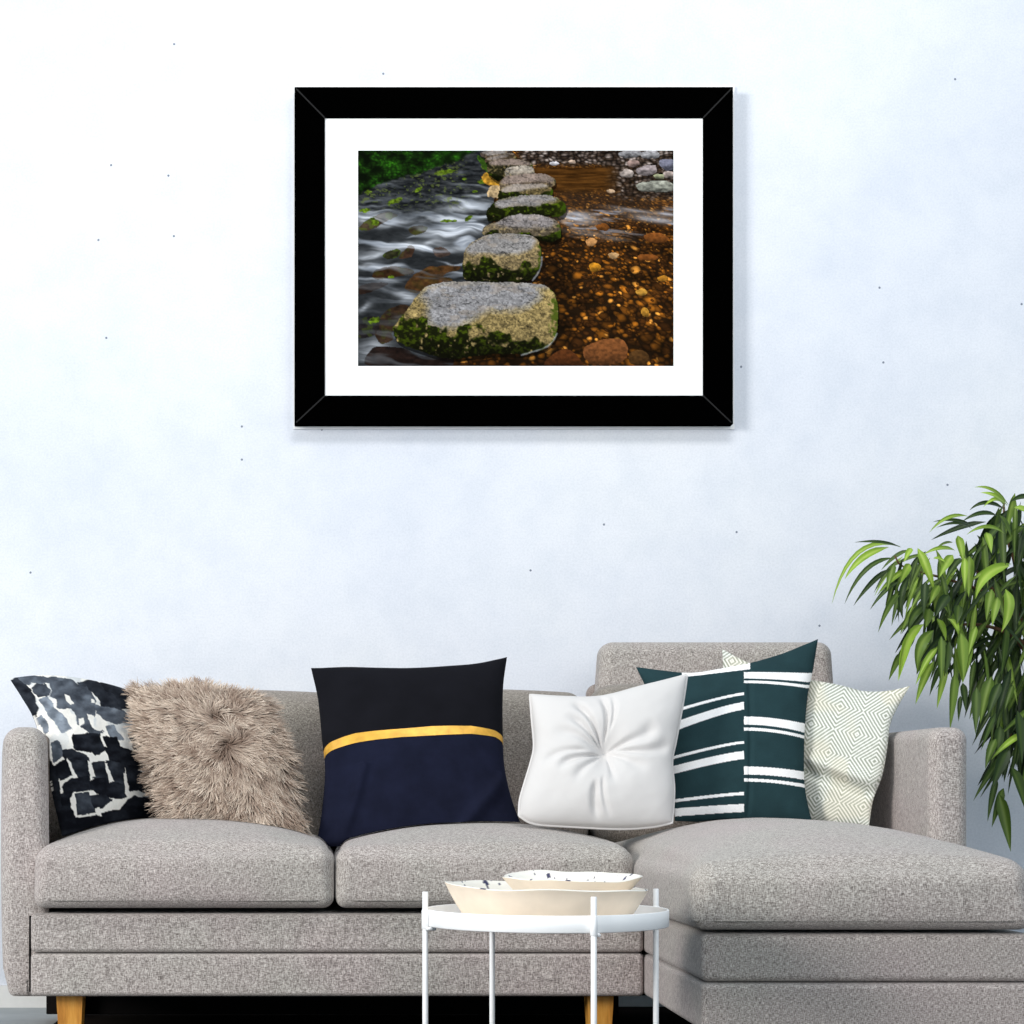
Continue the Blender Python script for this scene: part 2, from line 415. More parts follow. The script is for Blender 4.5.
# ------------------------------------------------------------------ cushions thrown on the sofa
def pillow_grid(top, right, bottom, left, Dp, T, n=90, back=.6, ex=.45, fold=None, vmap=None, bulge=None):
    """outline traced edge by edge, set on a leaning plane, then filled out to a stuffed cushion.
       Dp = (depth at top, depth at bottom, extra depth per pixel to the right)"""
    tp, bt = crspline(top, n), crspline(bottom, n); lf, rt = crspline(left, n), crspline(right, n)
    u = np.linspace(0, 1, n)[:, None]*np.ones((1, n)); t = np.ones((n, 1))*np.linspace(0, 1, n)[None, :]
    v = t if vmap is None else vmap(u, t)
    def ev(c, s): return np.stack([np.interp(s, np.linspace(0, 1, n), c[:, k]) for k in (0, 1)], -1)
    U, Vv = u[..., None], v[..., None]
    P = (1-Vv)*ev(tp, u)+Vv*ev(bt, u)+(1-U)*ev(lf, v)+U*ev(rt, v) \
        - ((1-U)*(1-Vv)*tp[0]+U*(1-Vv)*tp[-1]+(1-U)*Vv*bt[0]+U*Vv*bt[-1])
    yt, yb = min(tp[:, 1]), max(bt[:, 1])
    xm = P[..., 0].mean()
    f = np.clip((P[..., 1]-yt)/(yb-yt), 0, 1)
    D = Dp[0]+(Dp[1]-Dp[0])*f+Dp[2]*(P[..., 0]-xm)
    X = np.stack([(P[..., 0]-CX)/F*D, D, CAMZ-(P[..., 1]-CY)/F*D], -1)
    nrm = np.cross(X[-1, 0]-X[0, -1], X[-1, -1]-X[0, 0]); nrm /= np.linalg.norm(nrm)
    if nrm[1] > 0: nrm = -nrm
    a, b = 2*u-1, 2*v-1
    prof = np.clip((1-a**2)*(1-b**2), 0, 1)**ex
    h = T*prof
    if fold is not None: h = h+fold(u, v, P[..., 0], P[..., 1])*np.clip(prof*2.2, 0, 1)
    front = settle(X+nrm*h[..., None]); bk = settle(X-nrm*(back*T*prof)[..., None])
    P = np.stack([CX+front[..., 0]/front[..., 1]*F, CY-(front[..., 2]-CAMZ)/front[..., 1]*F], -1)
    return front, bk, P, nrm, u, v
def closed_faces(n):
    return np.vstack([grid_faces(n, n), grid_faces(n, n, n*n, True)])
def rim(front, off=0):
    n = front.shape[0]
    return np.vstack([front[:, 0], front[-1, 1:], front[-2::-1, -1], front[0, -2:0:-1]])
def base_of(front):
    V = front.reshape(-1, 3); return (float(V[:, 0].mean()), float(V[:, 1].mean()), float(V[:, 2].min()))
def rim_faces(n):
    return []

from mathutils.bvhtree import BVHTree
def world_tree(objs):
    V, Fs = [], []
    for o in objs:
        off = len(V); b = root_loc(o)
        V += [tuple(np.array(q.co)+b) for q in o.data.vertices]; Fs += [[i+off for i in p.vertices] for p in o.data.polygons]
    return BVHTree.FromPolygons(V, Fs)
SEATS = world_tree([o for o in sofa.children if 'cushion' in o.name and 'back' not in o.name])
BACKS = world_tree([o for o in sofa.children if 'back_cushion' in o.name or o.name.startswith('headrest')])
def settle(A, front_tree=None, behind=None, gap=.004, arm=True):
    """a soft cushion gives way to the seat under it, the back behind it, the arms and what leans on it"""
    sh = A.shape; A = A.reshape(-1, 3).copy()
    for i in range(len(A)):
        x, y, z = A[i]
        if arm:
            x = max(x, -.614-.165*(y-4.455)-.14*float(sm(.73, .80, z))); x = min(x, 1.346+.14*float(sm(.725, .79, z)))
        if behind is not None:
            h = behind.ray_cast(Vector((x, 6.5, z)), Vector((0, -1, 0)))[0]
            if h is not None and y < h.y+gap: y = h.y+gap
        h = BACKS.ray_cast(Vector((x, 3.0, z)), Vector((0, 1, 0)))[0]
        if h is not None and y > h.y-gap: y = h.y-gap
        h = SEATS.ray_cast(Vector((x, y, 2.0)), Vector((0, 0, -1)))[0]
        if h is not None and z < h.z+gap: z = h.z+gap
        A[i] = (x, y, z)
    return A.reshape(sh)
# --- cushion with painted black and cream blocks
K = 180/1024.
def zc(pts, ox, oy, k): return [(ox+x*k, oy+y*k) for x, y in pts]
blocks = [  # (outline, darkness 0 dark .. 1 pale)
 ([(50,120),(110,95),(150,150),(200,230),(210,330),(150,260),(100,200)], .12),
 ([(85,95),(200,90),(300,100),(400,110),(430,130),(330,120),(290,130),(180,125),(160,140)], .35),
 ([(175,160),(210,135),(260,140),(285,170),(270,205),(220,210),(190,190)], .32),
 ([(290,130),(390,125),(500,150),(540,230),(545,310),(520,300),(490,330),(520,380),(580,415),(500,410),(450,370),(440,320),(400,275),(330,265),(320,230),(285,210),(300,170)], .36),
 ([(230,225),(270,215),(310,270),(350,300),(410,395),(350,415),(320,360),(280,320)], .62),
 ([(445,125),(520,120),(640,170),(690,290),(650,275),(590,265),(560,215),(510,165)], .16),
 ([(570,130),(610,120),(660,150),(735,180),(740,280),(690,270),(650,190),(600,170)], .10),
 ([(545,260),(640,275),(700,290),(745,360),(650,360),(600,340),(560,300)], .42),
 ([(600,380),(640,370),(700,450),(640,440)], .55),
 ([(215,340),(245,320),(275,400),(260,420)], .55),
 ([(415,430),(560,415),(600,510),(560,540),(430,500)], .06),
 ([(585,440),(660,435),(690,500),(780,520),(840,610),(800,625),(760,590),(690,620),(640,590),(600,520)], .05),
 ([(730,420),(770,415),(810,500),(775,510)], .25),
 ([(285,490),(330,465),(370,540),(310,580)], .38),
 ([(365,515),(420,505),(500,560),(520,600),(500,630),(430,600),(375,565)], .12),
 ([(310,600),(380,570),(410,650),(350,695),(325,660)], .02),
 ([(395,570),(500,575),(515,660),(440,665)], .10),
 ([(350,720),(400,680),(505,660),(515,735),(440,750),(370,765)], .06),
 ([(525,590),(590,580),(625,670),(590,720),(530,670)], .10),
 ([(600,580),(680,580),(710,620),(710,730),(680,740),(640,690)], .12),
 ([(515,690),(600,680),(690,710),(725,770),(690,790),(590,770),(530,760)], .05),
 ([(720,600),(800,600),(870,690),(890,760),(800,745),(740,740)], .07),
 ([(430,770),(510,750),(540,870),(445,885)], .20),
 ([(335,770),(410,760),(400,840),(425,895),(550,885),(600,860),(640,850),(690,850),(730,790),(900,770),(930,960),(340,1010)], .03),
 ([(520,780),(600,770),(640,800),(570,840),(540,850)], .09),
 ([(280,560),(310,610),(340,760),(350,900),(330,900),(290,700)], .06)]
def block_colour(x, y):
    zx, zy = x/K, (y-660)/K
    wx = zx+14*(fbm(zx/45, zy/45, 3, 3)-.5)*2; wy = zy+14*(fbm(zx/45+31, zy/45, 8, 3)-.5)*2
    c = np.ones(x.shape+(3,))*np.array([236, 232, 224.])
    wash = fbm(zx/60, zy/90, 21, 3)
    c = blend(c, sm(.5, .62, wash)*sm(560, 380, zy)*.45, np.array([176, 184, 192.]))
    for poly, d in blocks:
        m = inpoly(wx, wy, poly) | inpoly(wx+6, wy, poly) | inpoly(wx-6, wy, poly) | inpoly(wx, wy+5, poly) | inpoly(wx, wy-5, poly)
        tone = fbm(zx/50, zy/35, int(d*1000)+5, 4)
        g = np.clip(d*1.0+(.16+.35*d)*(tone-.5)*1.6, 0, 1)[..., None]
        cc = np.array([12, 14, 20.])*(1-g)+np.array([200, 212, 225.])*g
        c = np.where(m[..., None], cc, c)
    for poly in ([(365,190),(395,200),(425,250),(400,255),(375,225)], [(515,220),(535,225),(540,245),(515,245)], [(495,305),(535,310),(540,335),(505,335)], [(505,540),(520,525),(540,545),(600,540),(595,565),(530,580)], [(500,575),(520,580),(545,665),(520,670)],
                 [(595,585),(610,590),(650,690),(625,700),(610,640)], [(705,645),(722,650),(730,740),(712,745)], [(730,755),(790,745),(815,770),(735,775)], [(635,800),(665,795),(670,850),(640,840)], [(540,845),(565,838),(580,890),(550,885)], [(500,740),(530,745),(550,770),(510,775)],
                 [(385,560),(395,580),(430,660),(345,705),(335,695),(410,655),(380,575)], [(400,790),(425,760),(440,885),(540,870),(545,885),(430,895)], [(785,625),(840,620),(870,690),(840,650)], [(450,335),(475,330),(480,365),(455,380)], [(570,430),(585,435),(605,495),(590,490)]):
        c = np.where(inpoly(zx+.5*(wx-zx), zy+.5*(wy-zy), poly)[..., None], np.array([232, 228, 220.]), c)
    return lin(c)
fr, bk, P, nr, u, v = pillow_grid([(9, 678), (40, 676), (70, 678), (100, 683), (128, 690)], [(128, 690), (140, 740), (155, 790), (168, 828)],
    [(62, 836), (110, 832), (168, 828)], [(9, 678), (22, 697), (35, 720), (44, 755), (54, 800), (62, 836)], (4.86, 4.68, .0016), .060, 220,
    fold=lambda u, v, x, y: .012*(fbm(u*3, v*6+u*2, 4, 3)-.5))
n = fr.shape[0]; V = np.vstack([fr.reshape(-1, 3), bk.reshape(-1, 3)])
c = block_colour(P[..., 0], P[..., 1]).reshape(-1, 3)
p1 = mesh('throw_pillow', V, closed_faces(n), M['pattern'], base=base_of(fr), col=np.vstack([c, c]))
tag(p1, 'throw pillow with painted black and cream blocks against the left sofa arm', 'pillow', 'throw pillows along the sofa')

# --- shaggy fur cushion
fr, bk, P, nr, u, v = pillow_grid([(136, 690), (160, 692), (200, 691), (235, 697), (262, 699)], [(262, 699), (278, 730), (290, 780), (304, 836)],
    [(166, 822), (220, 826), (260, 832), (304, 836)], [(136, 690), (145, 730), (155, 775), (166, 822)], (4.83, 4.62, .0002), .070, 100)
n = fr.shape[0]
furp = thing('fur_pillow', base_of(fr), 'shaggy beige brown long haired fur throw pillow', 'pillow', 'throw pillows along the sofa')
V = np.vstack([fr.reshape(-1, 3), bk.reshape(-1, 3)])
mesh('cover', V, closed_faces(n), M['fur'], furp, col=lin((112, 92, 80)))
NS = 21000
uu = rng.uniform(0.0, 1, NS); vv = rng.uniform(0.0, 1, NS)
edge = rng.uniform(0, 1, NS) < .16
side = rng.integers(0, 4, NS)
uu = np.where(edge & (side == 0), 0.005, np.where(edge & (side == 1), .995, uu)); vv = np.where(edge & (side == 2), .005, np.where(edge & (side == 3), .995, vv))
def samp(A, uu, vv):
    n = A.shape[0]; x = uu*(n-1); y = vv*(n-1); i = np.minimum(x.astype(int), n-2); j = np.minimum(y.astype(int), n-2)
    fx = (x-i)[:, None]; fy = (y-j)[:, None]
    return (A[i, j]*(1-fx)+A[i+1, j]*fx)*(1-fy)+(A[i, j+1]*(1-fx)+A[i+1, j+1]*fx)*fy
R0 = samp(fr, uu, vv)
e = .004
tu = samp(fr, np.clip(uu+e, 0, 1), vv)-samp(fr, np.clip(uu-e, 0, 1), vv); tv = samp(fr, uu, np.clip(vv+e, 0, 1))-samp(fr, uu, np.clip(vv-e, 0, 1))
nn = np.cross(tu, tv); nn /= np.maximum(np.linalg.norm(nn, axis=1, keepdims=True), 1e-12); nn *= np.where(nn[:, 1:2] > 0, -1, 1)
# hair parts from a crown right of the centre and lies outward and down, in clumps
du = uu-.58+.55*(fbm(uu*7, vv*7, 60, 3)-.5); dv = vv-.40+.55*(fbm(uu*7+9, vv*7, 62, 3)-.5)
ang = np.arctan2(dv, du)+.25
cl1 = fbm(uu*24, vv*24, 61, 2); ang = ang+2.0*(cl1-.5)
U0 = (fr[-1, n//2]-fr[0, n//2]); U0 /= np.linalg.norm(U0); V0 = (fr[n//2, -1]-fr[n//2, 0]); V0 /= np.linalg.norm(V0)
tan = np.cos(ang)[:, None]*U0+np.sin(ang)[:, None]*V0+.15*V0
ln = rng.uniform(.018, .036, NS)*(.8+.5*fbm(uu*12, vv*12, 63, 2))
pale = .8*fbm(uu*30, vv*30, 64, 3)+.2*rng.uniform(0, 1, NS)
segs = 4; VV = []; CC = []
wd = rng.uniform(.0010, .0023, NS)
view = np.array([0, -1, .0]); curl = rng.normal(0, .32, (NS, 1))
for s in range(segs+1):
    t = s/segs
    d = nn*(.62*t-.38*t*t)+tan*(.22*t+.78*t*t)+np.cross(nn, tan)*curl*t*t
    p = R0+d*ln[:, None]
    w = np.cross(tan, nn); w /= np.maximum(np.linalg.norm(w, axis=1, keepdims=True), 1e-9)
    w = w*(wd*(1-.85*t))[:, None]
    VV.append(p-w); VV.append(p+w)
    root = np.array([74, 58, 49.]); tip = np.array([146, 122, 106.])+(np.array([248, 230, 210.])-np.array([146, 122, 106.]))*np.clip(2.0*pale-.42, 0, 1)[:, None]
    cc = lin(root*(1-t**.9)+tip*t**.9); CC.append(cc); CC.append(cc)
VV = np.stack(VV, 1); CC = np.stack(CC, 1); m = 2*(segs+1)
b0 = (np.arange(NS)*m)[:, None, None]; q = np.array([[2*s, 2*s+1, 2*s+3, 2*s+2] for s in range(segs)])[None]
VV = settle(VV, gap=.0015)
mesh('fur', VV.reshape(-1, 3), (b0+q).reshape(-1, 4), M['fur'], furp, col=CC.reshape(-1, 3))

# --- black and navy velvet cushion with a gold ribbon
bt = np.array([(322, 748), (330, 742), (355, 734), (400, 729), (430, 727), (470, 729), (495, 737), (504, 744)], float)
bb = np.array([(322, 755), (330, 750), (355, 743), (400, 737), (430, 736), (470, 737), (495, 743), (504, 750)], float)
for _b in (bt, bb): _b[:, 1] += 11*np.clip(1-((_b[:, 0]-413)/92)**2, 0, 1)**.45
def nav_map(u, t):
    x = 323+u*181; f = lambda c: (np.interp(x, c[:, 0], c[:, 1])-668+6*(u-.5)*0)/(842-668-8*u)
    a, b = f(bt), f(bb); k1, k2 = .42, .50
    return np.where(t < k1, a*t/k1, np.where(t < k2, a+(b-a)*(t-k1)/(k2-k1), b+(1-b)*(t-k2)/(1-k2)))
NN = 151
fr, bk, P, nr, u, v = pillow_grid([(311, 668), (345, 668), (400, 670), (450, 667), (478, 664), (507, 657)],
    [(507, 657), (503, 690), (503, 740), (505, 770), (512, 800), (523, 830)], [(316, 847), (370, 845), (450, 840), (523, 830)],
    [(311, 668), (318, 700), (322, 740), (325, 770), (322, 810), (316, 847)], (4.88, 4.66, 0), .075, NN, vmap=nav_map,
    fold=lambda u, v, x, y: .014*(fbm(u*2.5+3, v*2.5, 14, 3)-.5)+.010*np.exp(-((u-.12-.25*(1-v))/.03)**2)*(v > .6)+.012*np.exp(-((v-1.05+.9*(u-.62))/.05)**2)*(u > .6)*(v > .55))
nav = thing('velvet_pillow', base_of(fr), 'square throw pillow, black above and navy below a gold band', 'pillow', 'throw pillows along the sofa')
k1, k2 = round(.42*(NN-1)), round(.50*(NN-1))
def band(a, b, name, mat, lift=0.):
    f = fr[:, a:b+1]+nr*lift; g = bk[:, a:b+1]-nr*lift*.5; nv = b-a+1
    mesh(name, np.vstack([f.reshape(-1, 3), g.reshape(-1, 3)]), np.vstack([grid_faces(NN, nv), grid_faces(NN, nv, NN*nv, True)]), mat, nav)
band(0, k1, 'upper_panel', M['black']); band(k1, k2, 'gold_band', M['gold'], .0012); band(k2, NN-1, 'lower_panel', M['navy'])

# --- white tufted cushion
def tuft(u, v, x, y):
    dx, dy = x-603, y-757; r = np.hypot(dx, dy); th = np.arctan2(dy, dx)
    h = -.060*np.exp(-(r/17)**1.3)
    for a, w, d, r0, r1 in ((-2.15, .10, .011, 8, 62), (-2.45, .12, .009, 8, 55), (-1.65, .09, .010, 12, 60), (-1.45, .07, .006, 20, 60), (2.75, .13, .011, 6, 55), (3.0, .1, .006, 20, 70),
                            (-.45, .18, .009, 6, 60), (-.05, .13, .008, 14, 72), (.35, .2, .005, 6, 50), (1.75, .10, .010, 36, 72), (1.55, .07, .005, 30, 70), (1.2, .15, .005, 8, 40), (-2.8, .15, .006, 10, 60), (2.3, .15, .006, 8, 50)):
        dd = (th-a-.12*np.sin(r/18)+math.pi) % (2*math.pi)-math.pi
        h = h-1.2*d*np.exp(-(dd/(w*.85))**2)*sm(r0-6, r0+8, r)*(1-sm(r1-18, r1, r))
    return h+.006*(fbm(u*5, v*5, 33, 3)-.5)
NW = 140
fr, bk, P, nr, u, v = pillow_grid([(530, 695), (560, 697), (590, 698), (612, 695), (640, 687), (668, 680), (687, 675)],
    [(687, 675), (683, 702), (676, 740), (672, 762), (674, 790), (672, 823)], [(519, 816), (535, 824), (575, 827), (620, 829), (652, 827), (672, 823)],
    [(530, 695), (532, 720), (534, 746), (531, 762), (525, 782), (520, 800), (519, 816)], (4.70, 4.56, 0), .070, NW, ex=.40, fold=tuft)
wp = thing('tufted_pillow', base_of(fr), 'white square tufted throw pillow with corded edge and dimpled centre', 'pillow', 'throw pillows along the sofa')
mesh('cover', np.vstack([fr.reshape(-1, 3), bk.reshape(-1, 3)]), closed_faces(NW), M['white'], wp)
mesh('piping', *tube(rim(fr)[::2], .0032, 8, closed=True), M['white'], wp)

# --- dark green cushion with white stripes
lx = [672, 690, 710, 730, 746]
def stripes(x, y):
    x = x+2.0
    c = np.ones(x.shape+(3,))*np.array([36, 58, 62.])
    c = c*(1+.14*(fbm(x/12, y/12, 40, 3)-.5))[..., None]
    wh = np.array([243, 241, 240.])
    left = x < 746-(.0*(y-740))
    # each stripe: heights (top, bottom) at left end x=672 and at the middle seam
    for (a0, a1, b0, b1) in ((711, 714, 692.5, 695), (724, 733, 702, 709.5), (757, 760, 741, 743.5), (767, 775, 751, 759), (800, 803, 792, 795), (809, 817, 804, 812)):
        t = np.clip((746-x)/(746-672), 0, 1.4)**1.25
        c = np.where((left & (y > b0+(a0-b0)*t) & (y < b1+(a1-b1)*t))[..., None], wh, c)
    t = np.clip((x-690)/(62), 0, 1)
    c = np.where(((x < 752) & (x > 684) & (y < 676.5-7.3*t))[..., None], wh, c)
    for (a0, a1, b0, b1) in ((672, 678.5, 673, 682), (680.5, 683, 685, 688), (716.5, 724.5, 724, 733), (727.5, 730.5, 736, 739), (766.5, 774.5, 772, 780), (778.5, 781.5, 784.5, 788)):
        t = np.clip((x-746)/(808-746), 0, 1)**2.0
        c = np.where((~left & (y > a0+(b0-a0)*t) & (y < a1+(b1-a1)*t))[..., None], wh, c)
    return lin(c)
NG = 320
fr, bk, P, nr, u, v = pillow_grid([(636, 667), (660, 671), (690, 674), (720, 670), (750, 664), (780, 655), (802, 646), (818, 639)],
    [(818, 639), (813, 670), (807, 700), (804, 740), (804, 780), (807, 802), (812, 822)], [(675, 821), (740, 823), (812, 822)],
    [(636, 667), (651, 700), (665, 750), (672, 790), (675, 821)], (4.90, 4.70, 0), .060, NG, ex=.42,
    fold=lambda u, v, x, y: .010*(fbm(u*3, v*3, 44, 3)-.5)-.004*np.exp(-((x-746)/2.5)**2))
c = stripes(P[..., 0], P[..., 1]).reshape(-1, 3)
gp = mesh('striped_pillow', np.vstack([fr.reshape(-1, 3), bk.reshape(-1, 3)]), closed_faces(NG), M['pattern'], base=base_of(fr), col=np.vstack([c, c]))
tag(gp, 'dark green throw pillow with offset white stripes on the chaise', 'pillow', 'throw pillows along the sofa')

# --- pale cushion woven with concentric diamonds
def diamonds(x, y):
    X = (x-829)+.25*(y-750); Y = (y-752)-.20*(x-829)
    X = X+2.5*(fbm(x/25, y/25, 52, 2)-.5); Y = Y+2.5*(fbm(x/25+9, y/25, 53, 2)-.5)
    a = np.abs(((X+24) % 48)-24); b = np.abs(((Y+24) % 48)-24)
    row = np.floor((Y+24)/48)
    d = a+b
    f = sm(-.25, .25, np.sin(d*2*math.pi/4.3))
    c = blend(np.ones(x.shape+(3,))*np.array([230, 230, 224.]), f, np.array([146, 152, 138.]))
    c = blend(c, .22*sm(.55, .72, fbm(x/30, y/30, 55, 2)), np.array([226, 208, 176.]))
    return lin(c)
NP = 260
fr, bk, P, nr, u, v = pillow_grid([(722, 649), (745, 661), (780, 675), (812, 680), (840, 685), (864, 691), (888, 691), (910, 686)],
    [(910, 686), (898, 706), (890, 724), (887, 748), (882, 775), (873, 800), (869, 826)], [(738, 822), (800, 826), (869, 826)],
    [(722, 649), (726, 700), (732, 760), (738, 822)], (4.93, 4.80, -.0021), .050, NP,
    fold=lambda u, v, x, y: -.016*np.exp(-((y-790-.35*(x-860))/6)**2)*(u > .55)+.012*np.exp(-((y-778-.35*(x-860))/7)**2)*(u > .6)+.010*(fbm(u*4, v*5, 57, 3)-.5))
c = diamonds(P[..., 0], P[..., 1]).reshape(-1, 3)
dp = mesh('patterned_pillow', np.vstack([fr.reshape(-1, 3), bk.reshape(-1, 3)]), closed_faces(NP), M['pattern'], base=base_of(fr), col=np.vstack([c, c]))
tag(dp, 'cream throw pillow with grey concentric diamond weave beside the right arm', 'pillow', 'throw pillows along the sofa')

# ------------------------------------------------------------------ side table
TX, TY, TR, TZ = .397, 3.55, .217, .3965
tab = thing('tray_table', (TX, TY, .01), 'small round white metal tray table standing before the sofa', 'table')
prof = [(0, -.030), (TR-.004, -.030), (TR-.001, -.0295), (TR, -.028), (TR, -.001), (TR-.001, 0), (TR-.003, 0), (TR-.004, -.001), (TR-.004, -.025), (TR-.006, -.027), (0, -.027)]
mesh('tray', *lathe(prof, (TX, TY, TZ), 128), M['metal'], tab)
for ang in (-75.5, 20, 111, 190):
    a = math.radians(ang); r = TR+.0055
    x, y = TX+r*math.cos(a), TY+r*math.sin(a)
    lg = mesh('leg', *tube([(x, y, .010), (x, y, .2), (x, y, .4275), (x, y, .4285)], [.0052, .0052, .0052, .0046], 14), M['metal'], tab)
    mesh('collar', *tube([(x, y, TZ-.034), (x, y, TZ-.033), (x, y, TZ-.001), (x, y, TZ)], [.0058, .0066, .0066, .0058], 14), M['metal'], lg)
    b = a+.045
    ex, ey = TX+(TR-.001)*math.cos(b), TY+(TR-.001)*math.sin(b)
    mesh('screw', *tube([(ex-.01*math.cos(b), ey-.01*math.sin(b), TZ-.033), (ex+.005*math.cos(b), ey+.005*math.sin(b), TZ-.033), (ex+.008*math.cos(b), ey+.008*math.sin(b), TZ-.033)], [.0036, .0036, .002], 10), M['metal'], lg)

# ------------------------------------------------------------------ bowls
def bowl(cx, cy, z0, R, Rb, H, seed, name, label, tilt=(0, 0), spots=70, wav=.006):
    def rm(r, z, t):
        k = max(0., (r-Rb)/(R-Rb))**2
        w = wav*(math.sin(3*t+seed)+.6*math.sin(5*t+2*seed)+.4*math.sin(8*t+seed*3))*k
        return r*(1+.03*math.sin(2*t+seed)*k)+w*.6, z+w*.55+k*(tilt[0]*math.cos(t)+tilt[1]*math.sin(t))
    steps = np.linspace(0, 1, 16)
    out = [(0, .001), (Rb*.7, 0), (Rb, .001)]+[(Rb+(R-Rb)*s**.95, .002+(H-.002)*s**1.05) for s in steps[1:]]
    inn = [(R-.002, H+.002)]+[(R-.005-(R-Rb-.002)*s**.9*1.0, .006+(H-.005)*(1-s)**1.05) for s in steps[1:]]+[(Rb*.6, .006), (0, .006)]
    root = thing(name, (cx, cy, z0), label, 'bowl', 'speckled bowls on the tray table')
    mesh('shell', *lathe(out, (cx, cy, z0), 128, rm), M['clay'], root, label='bare cream clay outside of the bowl')
    # glazed inside with cobalt blobs
    NR = 260; rad = []
    Iz = np.array(inn); s = np.linspace(0, 1, 60); ii = np.linspace(0, len(inn)-1, 60)
    pr = np.stack([np.interp(ii, np.arange(len(inn)), Iz[:, k]) for k in (0, 1)], 1)
    pr = np.vstack([[(R, H)], pr])
    V, Fs = lathe([tuple(p) for p in pr], (cx, cy, z0), NR, rm)
    c = np.ones((len(V), 3))*np.array([246, 241, 230.])
    r2 = np.random.default_rng(seed)
    for k in range(spots):
        t = r2.uniform(0, 2*math.pi); q = math.sqrt(r2.uniform(.25, 1.0))*R; sz = r2.choice([.0015, .0022, .003, 0.0050, .0070], p=[.25, .25, .22, .18, .10])*R/.16
        d = np.hypot((V[:, 0]-cx-q*math.cos(t)), (V[:, 1]-cy-q*math.sin(t))*1.0)*(1+.12*np.sin(4*np.arctan2(V[:, 1]-cy-q*math.sin(t), V[:, 0]-cx-q*math.cos(t))+k))
        c = np.where((d < sz)[:, None], np.array([38, 36, 78.]), c)
    mesh('glaze', V, Fs, M['glaze'], root, col=lin(c), label='white glazed inside with dark blue speckles')
    return root
bowl(.398, 3.55, TZ-.0262, .186, .140, .066, 5, 'ceramic_bowl', 'large cream bowl with blue speckles resting on the white tray', spots=190, wav=.0035, tilt=(-.005, 0))
bowl(.442, 3.555, TZ-.0180, .122, .060, .075, 8, 'ceramic_bowl', 'smaller speckled bowl nested inside the larger bowl', spots=120, wav=.003, tilt=(0, .004))

# ------------------------------------------------------------------ framed picture
FD = WY-.045                                         # face of the frame
def FP(px, py, D=None): return W(px, py, FD if D is None else D)
fx0, fy0, fx1, fy1 = 294.5, 87, 733, 424.0; ix0, iy0, ix1, iy1 = 325, 118, 703, 395.5
ctr = FP(514, 426)
pic = thing('framed_picture', (float(ctr[0]), WY-.022, float(ctr[2])), 'black framed landscape print of stepping stones in a river on the wall', 'picture')
def prism(poly, D0, D1):                             # a traced outline at the face depth, given real thickness
    a = np.array([W(x, y, D0) for x, y in poly]); b = a.copy(); b[:, 1] = D1; n = len(poly)
    return np.vstack([a, b]), [list(range(n))[::-1], list(range(n, 2*n))]+[[i, (i+1) % n, n+(i+1) % n, n+i] for i in range(n)]
for q in ([(fx0, fy0), (fx1, fy0), (ix1, iy0), (ix0, iy0)], [(fx1, fy0), (fx1, fy1), (ix1, iy1), (ix1, iy0)],
          [(fx1, fy1), (fx0, fy1), (ix0, iy1), (ix1, iy1)], [(fx0, fy1), (fx0, fy0), (ix0, iy0), (ix0, iy1)]):
    mesh('frame_rail', *prism(q, FD, WY-.008), M['frame'], pic, smooth=False)
for (ax, ay, bx, by) in ((fx0+1.5, fy0+1.5, ix0, iy0), (fx1-1.5, fy0+1.5, ix1, iy0), (fx1-1.5, fy1-1.5, ix1, iy1), (fx0+1.5, fy1-1.5, ix0, iy1)):
    d = np.array([bx-ax, by-ay]); d = d/np.linalg.norm(d); s = np.array([-d[1], d[0]])*.7
    mesh('mitre_joint', *prism([(ax-s[0], ay-s[1]), (bx-s[0], by-s[1]), (bx+s[0], by+s[1]), (ax+s[0], ay+s[1])], FD-.0004, FD+.002), M['mitre'], pic, smooth=False)
mesh('backing_board', *prism([(fx0-1.2, fy0-.6), (fx1+1.4, fy0-.6), (fx1+1.4, fy1+5.0), (fx0-1.2, fy1+5.0)], WY-.007, WY-.0005), M['mat'], pic, smooth=False, label='thin white edge behind the frame')
mesh('mat_board', *prism([(ix0-2, iy0-2), (ix1+2, iy0-2), (ix1+2, iy1+2), (ix0-2, iy1+2)], FD+.004, FD+.007), M['mat'], pic, smooth=False)

